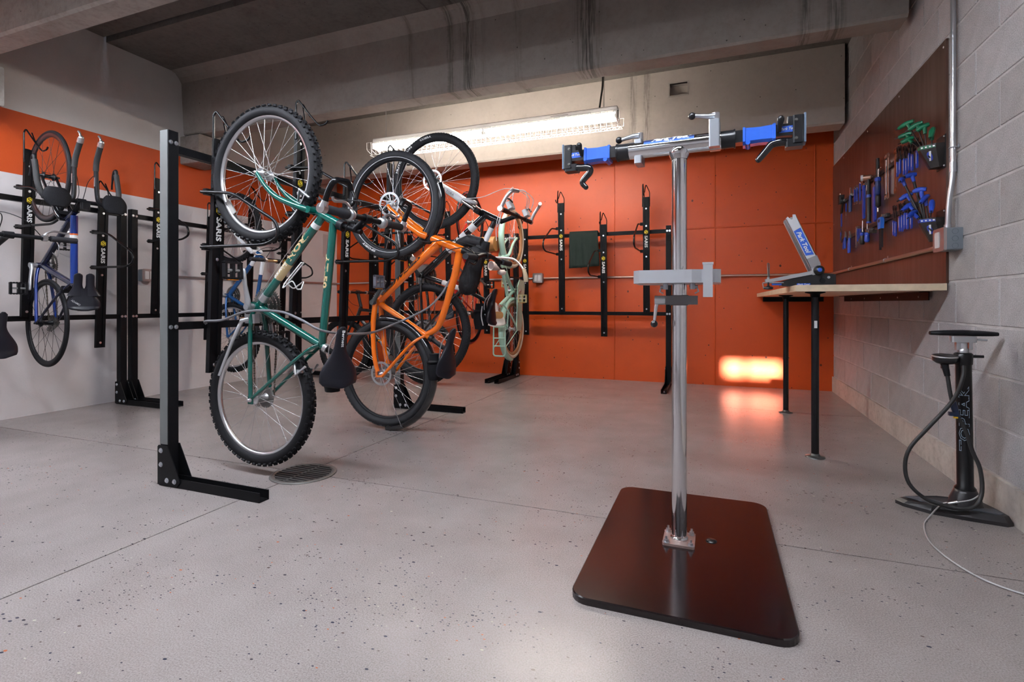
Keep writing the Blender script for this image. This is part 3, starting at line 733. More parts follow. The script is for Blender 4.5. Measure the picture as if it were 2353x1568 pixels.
def bottle_cage(parent, p0, p1, n, m):
    """wire cage on a tube between p0 and p1; n = direction away from the tube (x, z)"""
    a = P2(p0); b = P2(p1); d = (b-a).normalized(); n = P2(n).normalized(); L = (b-a).length
    mb = MB()
    for s in (-1, 1):
        mb.tube(round_poly([a+n*0.006+Vector((0, s*0.008, 0)), b+n*0.006+Vector((0, s*0.008, 0)), b+d*0.01+n*0.035+Vector((0, s*0.036, 0)), a+d*L*0.55+n*0.05+Vector((0, s*0.038, 0)), a+d*L*0.75+n*0.085+Vector((0, s*0.012, 0)), a+d*L*0.72+n*0.088+Vector((0, 0, 0))], 0.015, 3), 0.0032, n=6)
    mb.cyl(b+n*0.006-Vector((0, 0.008, 0)), b+n*0.006+Vector((0, 0.008, 0)), 0.0032, n=6); mb.cyl(a+n*0.006-Vector((0, 0.008, 0)), a+n*0.006+Vector((0, 0.008, 0)), 0.0032, n=6)
    return part('bottle_cage', mb, m, parent)
def saddle_bag(parent, c, size, m=None):
    m = m or M_fabric_blk; c = Vector(c); a, b, d = size
    rings = []
    for i in range(9):
        t = i/8; z = (t-0.5)*d; q = 0.72+0.28*math.sin(math.pi*min(1, t*1.15+0.05)); ring = []
        for j in range(12):
            an = 2*math.pi*j/12; ring.append(c+Vector((math.cos(an)*a/2*q+0.004*math.sin(5*an+9*t), math.sin(an)*b/2*q, z)))
        rings.append(ring)
    g = part('saddle_bag', loft(rings), m, parent)
    part('bag_strap', MB().ring([(max(a, b)*0.47, -0.010), (max(a, b)*0.47, 0.010), (max(a, b)*0.50, 0.010), (max(a, b)*0.50, -0.010)], c+Vector((0, 0, d*0.2)), (0, 0, 1), 20), M_blkp, g)
    return g
def cable(parent, pts, r=0.0024, m=None, name='cable'):
    return part(name, MB().tube(smooth_path(pts, 7), r, n=6), m or M_blkp, parent)

# ------------------------------------------------------------------ green mountain bike
M_green = mat('green_frame_paint', (0.0, 0.088, 0.068), 0.18, 0.15, coat=0.8)
M_gold = mat('gold_decal', (0.56, 0.42, 0.22), 0.4)
def green_bike():
    t = thing('mountain_bike', 'dark green mountain bike hung by its front wheel nearest the viewer', 'bicycle', (-2.0, 1.95, 0), group='bikes hung on the racks')
    fw, rw, bb = (-0.070, 1.489), (-0.098, 0.380), (-0.112, 0.835)
    kr = [(-0.020, 0.0), (-0.007, 0.5), (0.007, 0.0), (0.020, 0.5)]
    wheel(t, fw, 0.340, 0.054, knobs=(58, kr, (0.016, 0.011, 0.009)), rim=M_alu, hubw=0.05, reflector=True)
    wheel(t, rw, 0.331, 0.054, knobs=(58, kr, (0.016, 0.011, 0.009)), rim=M_alu, hubw=0.065, phase=0.1)
    cr, ht, stt = (0.254, 1.284), (0.385, 1.218), (0.312, 0.638)
    f = MB()
    f.cyl(P2(cr), P2(ht), 0.0195, n=16); f.cyl(P2((0.288, 1.262)), P2(bb), 0.0205, n=16)
    f.cyl(P2((0.352, 1.232)), P2((0.285, 0.652)), 0.0185, n=16); f.cyl(P2(bb), P2(stt), 0.0185, n=16)
    f.cyl(P2(bb, -0.036), P2(bb, 0.036), 0.024, n=16)
    for s in (-1, 1):
        f.tube(smooth_path([P2((0.28, 0.655), s*0.016), P2((0.20, 0.612), s*0.035), P2((rw[0]+0.012, rw[1]+0.012), s*0.060)], 4), [0.009]*9, n=8)
        f.tube(smooth_path([P2(bb, s*0.022), P2((bb[0]-0.002, bb[1]-0.10), s*0.046), P2((rw[0], rw[1]+0.012), s*0.060)], 4), [0.011]*9, n=8)
        f.obox(P2(rw, s*0.060), (0.03, 0.006, 0.04))
    f.cyl(P2((0.205, 0.615), -0.036), P2((0.205, 0.615), 0.036), 0.007, n=8)
    part('frame', f, M_green, t)
    fk = MB()
    for s in (-1, 1):
        fk.tube(smooth_path([P2((0.252, 1.286), s*0.03), P2((0.215, 1.295), s*0.052), P2((0.069, 1.354), s*0.054), P2((-0.01, 1.415), s*0.053), P2(fw, s*0.052)], 5), [0.0165, 0.0165, 0.0165, 0.0165, 0.016, 0.016, 0.0155, 0.015, 0.0145, 0.014, 0.0135, 0.013, 0.0125, 0.012, 0.0115, 0.011, 0.0105, 0.010, 0.010, 0.0095, 0.009], n=10)
    fk.cyl(P2((0.25, 1.287), -0.058), P2((0.25, 1.287), 0.058), 0.0165, n=12)
    part('fork', fk, M_green, t)
    part('headset', MB().cyl(P2(ht), P2((0.412, 1.206)), 0.026, n=16).cyl(P2((0.235, 1.293)), P2(cr), 0.023, n=14), M_blkp, t)
    part('stem', MB().cyl(P2((0.405, 1.21)), P2((0.508, 1.176)), 0.0125, n=12).tube([P2((0.478, 1.188)), P2((0.537, 1.234))], [0.019, 0.015], n=10).cyl(P2((0.537, 1.234), -0.02), P2((0.537, 1.234), 0.02), 0.021, n=12), M_blk, t)
    hb = part('handlebar', MB().cyl(P2((0.537, 1.234), -0.285), P2((0.537, 1.234), 0.285), 0.0125, n=14), M_blk, t)
    for s in (-1, 1):
        part('grip', MB().lathe([(0.013, 0), (0.018, 0), (0.018, 0.095), (0.0235, 0.10), (0.0235, 0.135), (0.013, 0.14)], P2((0.537, 1.234), s*0.272), (0, -s, 0), 14), mat('grey_rubber_grip', (0.022, 0.022, 0.026), 0.7, spec=0.2), hb)
        part('shift_collar', MB().lathe([(0.013, 0), (0.026, 0.0), (0.028, 0.012), (0.022, 0.03), (0.013, 0.034)], P2((0.537, 1.234), s*0.13), (0, -s, 0), 16), M_alu_dull, hb)
        be = part('bar_end', MB().tube(round_poly([P2((0.537, 1.234), s*0.283), P2((0.566, 1.30), s*0.285), P2((0.592, 1.345), s*0.283), P2((0.600, 1.352), s*0.20), P2((0.596, 1.32), s*0.185)], 0.03, 5), 0.0125, n=12), M_blk_gloss, hb)
        part('bar_end_clamp', MB().cyl(P2((0.537, 1.234), s*0.272), P2((0.537, 1.234), s*0.298), 0.021, n=16).tube([P2((0.54, 1.236), s*0.285), P2((0.553, 1.262), s*0.285)], [0.017, 0.015], n=10), M_alu, be)
        brake_lever(hb, (0.537, 1.234), s*0.115, s, (0.25, 0, 1), M_alu)
    # seat
    sp = part('seat_post', MB().cyl(P2((0.29, 0.648)), P2((0.385, 0.604)), 0.0135, n=12), M_blk, t)
    part('seat_clamp', MB().cyl(P2((0.30, 0.643)), P2((0.318, 0.635)), 0.022, n=14), M_alu, sp)
    s_ = saddle(t, (0.437, 0.742), (0.410, 0.462), 0.195, 0.055)
    turn(s_, (0.36, 0, 0.6), -0.32)
    saddle_bag(t, (0.345, 0.0, 0.515), (0.085, 0.085, 0.15))
    lettering('Bernett', (0.4475, -0.012, 0.690), (-0.03, -0.06, -1), (0, 1, 0), 0.075, 0.014, M_wht, s_, bold=0.01)
    crankset(t, bb, 91, (0.088, 0.072, 0.056), m=M_alu_dull)
    drivetrain(t, bb, rw)
    part('kickstand', MB().tube([P2((-0.125, 0.775), -0.03), P2((-0.165, 0.765), -0.05), P2((-0.19, 0.665), -0.085), P2((-0.235, 0.50), -0.12)], [0.014, 0.012, 0.009, 0.007], n=8).obox((-0.13, -0.02, 0.775), (0.06, 0.05, 0.045), bev=0.01), M_alu_dull, t)
    bottle_cage(t, (0.163, 1.050), (0.06, 0.952), (0.62, -0.60), mat('white_wire_cage', (0.85, 0.85, 0.85), 0.35))
    # brakes
    for c, dr in (((0.17, 1.335), 1), ((0.148, 0.565), -1)):
        mb = MB()
        for s in (-1, 1): mb.tube([P2(c, s*0.03), P2((c[0]+0.03, c[1]+dr*0.05), s*0.055), P2((c[0]+0.075, c[1]+dr*0.01), s*0.04)], 0.006, n=6).obox(P2((c[0]+0.028, c[1]+dr*0.035), s*0.036), (0.05, 0.012, 0.014))
        part('cantilever_brake', mb, M_alu_dull, t)
    cable(t, [P2((0.537, 1.245), -0.10), P2((0.52, 1.30), -0.02), P2((0.44, 1.33), 0.03), P2((0.26, 1.34), 0.0)])
    cable(t, [P2((0.537, 1.24), 0.11), P2((0.56, 1.30), 0.06), P2((0.50, 1.26), -0.04), P2((0.42, 1.12), -0.03)])
    cable(t, [P2((0.262, 1.272), -0.012), P2((0.055, 1.062), -0.012), P2((-0.10, 0.875), -0.014)], 0.0018, M_alu)
    # lettering and bands
    A, B = (0.288, 1.262), bb
    part('frame_band', MB().cyl(P2(A).lerp(P2(B), 0.075), P2(A).lerp(P2(B), 0.12), 0.0211, n=16), M_wht, t)
    tube_text(t, 'IRON', A, B, 0.0206, -1, 0.160, 0.030, M_gold, 0.335, bold=0.05, off=0.0)
    part('frame_panel', MB().cyl(P2(A).lerp(P2(B), 0.505), P2(A).lerp(P2(B), 0.675), 0.0209, n=16), M_gold, t)
    tube_text(t, 'Horse', A, B, 0.0212, -1, 0.10, 0.022, M_wht, 0.59, shear=0.3, bold=0.0, off=0.0)
    part('frame_band', MB().cyl(P2(A).lerp(P2(B), 0.86), P2(A).lerp(P2(B), 0.93), 0.0210, n=16), M_alu_dull, t)
    tube_text(t, 'AT-50', (0.352, 1.232), (0.285, 0.652), 0.0187, -1, 0.16, 0.026, M_gold, 0.40, bold=0.04, off=-0.004)
    return t
green_bike()

# ------------------------------------------------------------------ orange mountain bike
M_orange = mat('orange_frame_paint', (0.86, 0.165, 0.003), 0.16, coat=0.8)
def orange_bike():
    t = thing('mountain_bike', 'bright orange mountain bike with black mudguards hung behind the green one', 'bicycle', (-2.0, 2.95, 0), group='bikes hung on the racks')
    fw, rw, bb = (0.0, 1.509), (-0.055, 0.384), (-0.118, 0.858)
    kr = [(-0.016, 0.0), (0.0, 0.5), (0.016, 0.0)]
    w = wheel(t, fw, 0.362, 0.056, rotor=-1, tire=M_rubber_grey, rim=M_blkp, rimh=0.022, knobs=(80, kr, (0.018, 0.013, 0.003)))
    part('reflective_stripe', MB().ring([(0.362-0.046, -0.0228), (0.362-0.0445, -0.0242), (0.362-0.043, -0.0252), (0.362-0.045, -0.0222)], P2(fw), (0,1,0), 64), mat('silver_stripe', (0.7, 0.7, 0.72), 0.35), w)
    wheel(t, rw, 0.362, 0.056, rotor=-1, tire=M_rubber_grey, rim=M_blkp, hubw=0.065, rimh=0.022, knobs=(80, kr, (0.018, 0.013, 0.003)), phase=0.07)
    tire_text(w, 'SPORT', fw, 0.330, 0.056, 238, 0.12, 0.014, M_wht)
    cr, ht = (0.275, 1.285), (0.522, 1.187)
    f = MB()
    f.tube([P2(cr), P2((0.32, 1.268)), P2((0.48, 1.203)), P2(ht)], [0.024, 0.027, 0.0265, 0.025], n=16)
    f.tube(smooth_path([P2((0.345, 1.240)), P2((0.20, 1.125)), P2((0.02, 0.975)), P2(bb)], 4), [0.030, 0.030, 0.029, 0.028, 0.027, 0.026, 0.026, 0.025, 0.025, 0.025, 0.025, 0.025, 0.025], n=16)
    f.tube(smooth_path([P2((0.497, 1.180)), P2((0.470, 1.05)), P2((0.427, 0.915)), P2((0.375, 0.765)), P2((0.335, 0.69)), P2((0.262, 0.648))], 4), [0.024]*9+[0.022]*6+[0.020]*6, n=14)
    f.cyl(P2(bb), P2((0.292, 0.622)), 0.0185, n=14); f.cyl(P2(bb, -0.04), P2(bb, 0.04), 0.025, n=16)
    for s in (-1, 1):
        f.tube(smooth_path([P2((0.255, 0.640), s*0.014), P2((0.16, 0.578), s*0.042), P2((rw[0]+0.02, rw[1]-0.012), s*0.066)], 5), [0.0105]*11, n=8)
        f.tube(smooth_path([P2(bb, s*0.030), P2((bb[0]-0.004, bb[1]-0.14), s*0.050), P2((bb[0]+0.01, bb[1]-0.34), s*0.062), P2((rw[0]-0.02, rw[1]+0.012), s*0.066)], 4), [0.018]*5+[0.015]*8, n=8)
        f.tube([P2((rw[0]-0.03, rw[1]+0.02), s*0.066), P2((rw[0]-0.028, rw[1]-0.02), s*0.066), P2((rw[0]+0.02, rw[1]-0.015), s*0.066)], 0.010, n=8)
    part('frame', f, M_orange, t)
    fk = MB()
    for s in (-1, 1):
        fk.tube([P2(cr, s*0.035), P2((0.245, 1.297), s*0.058), P2((0.12, 1.385), s*0.060), P2((0.015, 1.475), s*0.060), P2((0.0, 1.50), s*0.058)], [0.023, 0.022, 0.018, 0.014, 0.011], n=12)
    fk.cyl(P2((0.252, 1.295), -0.06), P2((0.252, 1.295), 0.06), 0.023, n=12)
    part('fork', fk, M_orange, t)
    part('brake_caliper', MB().obox(P2((0.045, 1.428), -0.066), (0.05, 0.03, 0.035), (0.75, 0, -0.6), bev=0.008), M_blkp, t)
    part('headset', MB().tube([P2(ht), P2((0.555, 1.173))], [0.023, 0.02], n=14), M_blkp, t)
    part('stem', MB().tube([P2((0.55, 1.175)), P2((0.60, 1.155)), P2((0.690, 1.147))], [0.019, 0.018, 0.017], n=12).cyl(P2((0.69, 1.147), -0.025), P2((0.69, 1.147), 0.025), 0.022, n=12), M_blkp, t)
    hb = part('handlebar', MB().tube(smooth_path([P2((0.70, 1.118), -0.315), P2((0.695, 1.125), -0.17), P2((0.69, 1.147), -0.06), P2((0.69, 1.147), 0.06), P2((0.70, 1.125), 0.17), P2((0.715, 1.118), 0.315)], 5), 0.0135, n=12), M_blkp, t)
    for s in (-1, 1):
        x0 = 0.70 if s < 0 else 0.715
        part('grip', MB().cyl(P2((x0, 1.118), s*0.322), P2((x0-0.004, 1.122), s*0.19), 0.0185, n=14), mat('grey_rubber_grip', (0.022, 0.022, 0.026), 0.7, spec=0.2), hb)
        brake_lever(hb, (0.695, 1.125), s*0.165, s, (0.1, 0, -1), M_blkp)
    part('seat_post', MB().cyl(P2((0.27, 0.635)), P2((0.385, 0.563)), 0.0145, n=12), M_blkp, t)
    part('seat_clamp', MB().cyl(P2((0.282, 0.629)), P2((0.300, 0.617)), 0.022, n=14), M_blkp, t)
    turn(saddle(t, (0.486, 0.690), (0.420, 0.370), 0.19, 0.05), (0.385, 0, 0.55), -0.25)
    saddle_bag(t, (0.315, 0.0, 0.44), (0.10, 0.095, 0.17))
    crankset(t, bb, 50, (0.082, 0.068, 0.054), m=mat('grey_crank', (0.09, 0.10, 0.10), 0.4, 0.5), pm=mat('grey_pedal', (0.10, 0.10, 0.12), 0.5))
    drivetrain(t, bb, rw)
    # mudguards: long rear one, short front one
    def guard(c, r, a0, a1, w, name):
        n = 22; mb = MB(); prof = [(-w/2, -0.022), (-w/2+0.003, -0.006), (-w/4, 0.006), (0, 0.010), (w/4, 0.006), (w/2-0.003, -0.006), (w/2, -0.022)]
        for th in (0.0, -0.003): pass
        rings = []
        for i in range(n+1):
            a = R(a0+(a1-a0)*i/n); rd = Vector((math.cos(a), 0, math.sin(a)))
            rings.append([P2(c)+rd*(r+h)+Vector((0, y, 0)) for y, h in prof] + [P2(c)+rd*(r+h-0.003)+Vector((0, y*0.96, 0)) for y, h in prof[::-1]])
        return part(name, loft(rings), M_blkgl, t)
    guard(rw, 0.382, 95, -88, 0.066, 'rear_mudguard')
    guard(fw, 0.385, 18, -42, 0.062, 'front_mudguard')
    part('mudguard_stay', MB().cyl(P2(rw, -0.066), P2((rw[0]+0.14, rw[1]-0.345), -0.03), 0.002, n=5), M_alu, t)
    part('cable_hose', MB().tube(smooth_path([P2((0.69, 1.125), -0.16), P2((0.60, 1.19), -0.08), P2((0.46, 1.19), -0.04), P2((0.36, 1.14), -0.035)], 6), 0.003, n=6), M_blkp, t)
    part('cable_hose', MB().tube(smooth_path([P2((0.70, 1.13), 0.15), P2((0.62, 1.20), 0.05), P2((0.45, 1.25), -0.045), P2((0.24, 1.255), -0.062), P2((0.05, 1.42), -0.062)], 6), 0.003, n=6), M_blkp, t)
    tube_text(t, 'SPECIALIZED', (0.345, 1.240), bb, 0.0278, -1, 0.40, 0.021, M_blkp, 0.56, shear=0.35, bold=0.05, flip=False, off=-0.012)
    return t
orange_bike()
# ------------------------------------------------------------------ the other bicycles
def simple_frame(t, g, m, rt=0.017, rd=0.02, rs=0.0165):
    """diamond frame from points: bb, cr (crown), ht (head top), st (seat cluster), rw, tt (top-tube end on seat tube)"""
    f = MB(); bb, cr, ht, st, rw = g['bb'], g['cr'], g['ht'], g['st'], g['rw']
    a = P2(cr).lerp(P2(ht), 0.28); b = P2(cr).lerp(P2(ht), 0.78)
    f.cyl(P2(cr), P2(ht), rd*0.98, n=14); f.cyl(a, P2(bb), rd, n=14); f.cyl(P2(bb), P2(st), rs, n=12)
    tt = P2(g.get('tt', st)); 
    if 'ttm' in g: f.tube(smooth_path([b, P2(g['ttm']), tt], 5), rt, n=12)
    else: f.cyl(b, tt, rt, n=12)
    f.cyl(P2(bb, -0.036), P2(bb, 0.036), 0.022, n=14)
    for s in (-1, 1):
        f.tube(smooth_path([tt+Vector((0, s*0.012, 0)), tt.lerp(P2(rw), 0.35)+Vector((0, s*0.036, 0)), P2(rw, s*0.062)], 4), 0.0085, n=8)
        f.tube(smooth_path([P2(bb, s*0.022), P2(bb).lerp(P2(rw), 0.35)+Vector((0, s*0.046, 0)), P2(rw, s*0.062)], 4), 0.0105, n=8)
    return part('frame', f, m, t)
def simple_fork(t, g, m, r0=0.014, r1=0.009, w=0.05, curve=0.0, name='fork'):
    fk = MB(); cr, fw = P2(g['cr']), P2(g['fw']); d = (fw-cr).normalized(); n = Vector((d.z, 0, -d.x))
    for s in (-1, 1):
        y = Vector((0, s*w, 0)); fk.tube(smooth_path([cr+y*0.5, cr+d*0.03+y, cr.lerp(fw, 0.6)+n*curve+y, fw+y], 4), [r0]*6+[r0*0.85]*3+[r1]*4, n=10)
    fk.cyl(cr-Vector((0, w, 0)), cr+Vector((0, w, 0)), r0*1.05, n=10)
    return part(name, fk, m, t)
def flat_bar(t, c, hw, m, grips, levers=None, rise=0.0, gr=0.0175, lever_dir=(0, 0, 1), sweep=0.0):
    hb = part('handlebar', MB().tube(smooth_path([P2((c[0]-sweep, c[1]-sweep*0.3), -hw), P2((c[0]+rise, c[1]), -hw*0.45), P2(c, -0.05), P2(c, 0.05), P2((c[0]+rise, c[1]), hw*0.45), P2((c[0]-sweep, c[1]-sweep*0.3), hw)], 5), 0.0125, n=12), m, t)
    for s in (-1, 1):
        part('grip', MB().cyl(P2((c[0]-sweep, c[1]-sweep*0.3), s*(hw+0.005)), P2((c[0]-sweep*0.55, c[1]-sweep*0.15), s*(hw-0.13)), gr, n=14), grips, hb)
        if levers: brake_lever(hb, (c[0]-sweep*0.4, c[1]), s*(hw-0.16), s, lever_dir, levers)
    return hb
def stem_part(t, a, c, m, r=0.017):
    return part('stem', MB().tube([P2(a), P2(a).lerp(P2(c), 0.3), P2(c)], r, n=12).cyl(P2(c, -0.024), P2(c, 0.024), r*1.2, n=12), m, t)

# black and white mountain bike
def black_white_bike():
    t = thing('mountain_bike', 'black mountain bike with white suspension fork and white cables', 'bicycle', (-2.0, 3.47, 0), group='bikes hung on the racks')
    fw, rw, bb = (0.026, 1.781), (-0.045, 0.640), (-0.085, 1.065)
    kr = [(-0.020, 0.0), (-0.010, 0.5), (0.0, 0.0), (0.010, 0.5), (0.020, 0.0)]
    w = wheel(t, fw, 0.366, 0.054, rotor=-1, rim=M_blkp, spoke=M_spoke, tire=M_rubber_grey, knobs=(96, kr, (0.010, 0.007, 0.004)), hub=M_blkp)
    wheel(t, rw, 0.366, 0.054, rotor=-1, rim=M_blkp, spoke=M_spoke, tire=M_rubber_grey, hubw=0.065, knobs=(96, kr, (0.010, 0.007, 0.004)), hub=M_blkp)
    tire_text(w, 'HUTCHINSON', fw, 0.338, 0.054, 145, 0.24, 0.017, M_wht)
    tire_text(w, 'COBRA', fw, 0.338, 0.054, 102, 0.10, 0.017, M_wht)
    g = dict(bb=bb, cr=(0.405, 1.522), ht=(0.560, 1.444), st=(0.335, 0.930), rw=rw, tt=(0.262, 0.965))
    M_bw = mat('black_frame_gloss', (0.008, 0.008, 0.010), 0.12, coat=0.7)
    simple_frame(t, g, M_bw, 0.02, 0.027, 0.018)
    A = Vector((g['cr'][0]*0.72+g['ht'][0]*0.28, 0, g['cr'][1]*0.72+g['ht'][1]*0.28)); B = P2(bb)
    for q0, q1 in ((0.16, 0.24), (0.30, 0.37), (0.395, 0.42), (0.44, 0.50), (0.52, 0.58)):
        part('white_decal', MB().cyl(A.lerp(B, q0), A.lerp(B, q1), 0.0276, n=16), M_wht, t)
    for q0, q1 in ((0.12, 0.35), (0.5, 0.62)):
        a = P2(g['cr']).lerp(P2(g['ht']), 0.78); b = P2(g['tt']); part('white_decal', MB().cyl(a.lerp(b, q0), a.lerp(b, q1), 0.0206, n=14), M_wht, t)
    part('white_decal', MB().cyl(B.lerp(P2(g['st']), 0.42), B.lerp(P2(g['st']), 0.80), 0.0186, n=14), M_wht, t)
    # suspension fork: white lowers with an arch, chrome stanchions, black crown
    fk = MB(); d = (P2(fw)-P2(g['cr'])).normalized()
    for s in (-1, 1):
        y = Vector((0, s*0.062, 0)); fk.tube([P2((0.29, 1.602))+y, P2((0.20, 1.662))+y, P2((0.09, 1.735))+y, P2(fw)+y+d*0.01], [0.0245, 0.024, 0.019, 0.014], n=12)
    fk.tube(smooth_path([P2((0.285, 1.606), -0.062), P2((0.335, 1.60), -0.05), P2((0.36, 1.595), 0.0), P2((0.335, 1.60), 0.05), P2((0.285, 1.606), 0.062)], 4), 0.016, n=10)
    fo = part('fork_lowers', fk, mat('white_fork_paint', (0.80, 0.80, 0.82), 0.2, coat=0.5), t)
    lettering('TORA', P2((0.20, 1.663), -0.0875), P2((0.20, 1.662))-P2((0.09, 1.735)), (0.5, 0, 1), 0.075, 0.018, mat('grey_print', (0.25, 0.25, 0.25), 0.6), fo)
    part('stanchions', MB().cyl(P2((0.40, 1.527), -0.062), P2((0.29, 1.602), -0.062), 0.0165, n=12), M_chrome, t)
    part('stanchions', MB().cyl(P2((0.40, 1.527), 0.062), P2((0.29, 1.602), 0.062), 0.0165, n=12), M_chrome, t)
    part('fork_crown', MB().obox(P2((0.408, 1.522)), (0.045, 0.165, 0.04), (0.83, 0, -0.55), (0,1,0), 0.012), M_bw, t)
    stem_part(t, (0.565, 1.441), (0.690, 1.478), M_blkp)
    hb = flat_bar(t, (0.690, 1.478), 0.30, M_blkp, M_blkp, None)
    M_wl = mat('white_lever', (0.82, 0.82, 0.82), 0.3)
    for s in (-1, 1):
        be = part('bar_end', MB().tube(round_poly([P2((0.690, 1.478), s*0.302), P2((0.72, 1.54), s*0.302), P2((0.765, 1.595), s*0.298), P2((0.79, 1.60), s*0.235)], 0.04, 5), 0.0125, n=12), M_alu, hb)
        part('bar_end_clamp', MB().cyl(P2((0.69, 1.478), s*0.292), P2((0.69, 1.478), s*0.315), 0.019, n=14), M_alu, be)
        part('brake_body', MB().obox(P2((0.705, 1.52), s*0.16), (0.035, 0.075, 0.05), (1, 0, 0.4), bev=0.01), M_wl, hb)
        part('brake_lever', MB().tube(smooth_path([P2((0.715, 1.545), s*0.15), P2((0.71, 1.56), s*0.2), P2((0.705, 1.55), s*0.27)], 4), 0.006, n=6), M_blkp, hb)
    for pts in ([(0.71, 0.17, 1.53), (0.74, 0.10, 1.63), (0.62, 0.0, 1.68), (0.45, -0.06, 1.62), (0.31, -0.075, 1.615)], [(0.71, -0.14, 1.54), (0.70, -0.10, 1.66), (0.62, -0.03, 1.60), (0.55, -0.03, 1.40)],
                [(0.71, 0.16, 1.55), (0.74, 0.05, 1.66), (0.66, -0.06, 1.62), (0.56, -0.05, 1.45), (0.55, -0.04, 1.30)], [(0.70, 0.21, 1.50), (0.76, 0.16, 1.62), (0.70, 0.02, 1.66), (0.60, -0.03, 1.55), (0.56, -0.03, 1.36)]):
        cable(t, pts, 0.0026, mat('white_cable', (0.85, 0.85, 0.85), 0.35))
    part('seat_post', MB().cyl(P2((0.31, 0.938)), P2((0.455, 0.868)), 0.0145, n=12), M_blkp, t)
    part('seat_clamp', MB().cyl(P2((0.325, 0.934)), P2((0.345, 0.925)), 0.021, n=12), M_alu, t)
    saddle(t, (0.540, 0.955), (0.515, 0.690), 0.15, 0.045)
    sb = saddle_bag(t, (0.41, 0.0, 0.755), (0.115, 0.105, 0.19))
    part('bag_piping', MB().tube(smooth_path([(0.445, -0.056, 0.83), (0.438, -0.058, 0.76), (0.45, -0.052, 0.69)], 4), 0.004, n=6), mat('reflective_grey', (0.6, 0.6, 0.6), 0.4), sb)
    crankset(t, bb, 120, (0.088, 0.07, 0.054), m=M_blkp)
    drivetrain(t, bb, rw)
    part('bike_light', MB().cyl(P2((-0.16, 1.215), -0.05), P2((-0.125, 1.19), -0.075), 0.022, n=14).obox(P2((-0.15, 1.20), -0.03), (0.03, 0.04, 0.03)), M_chrome, t)
    return t
black_white_bike()

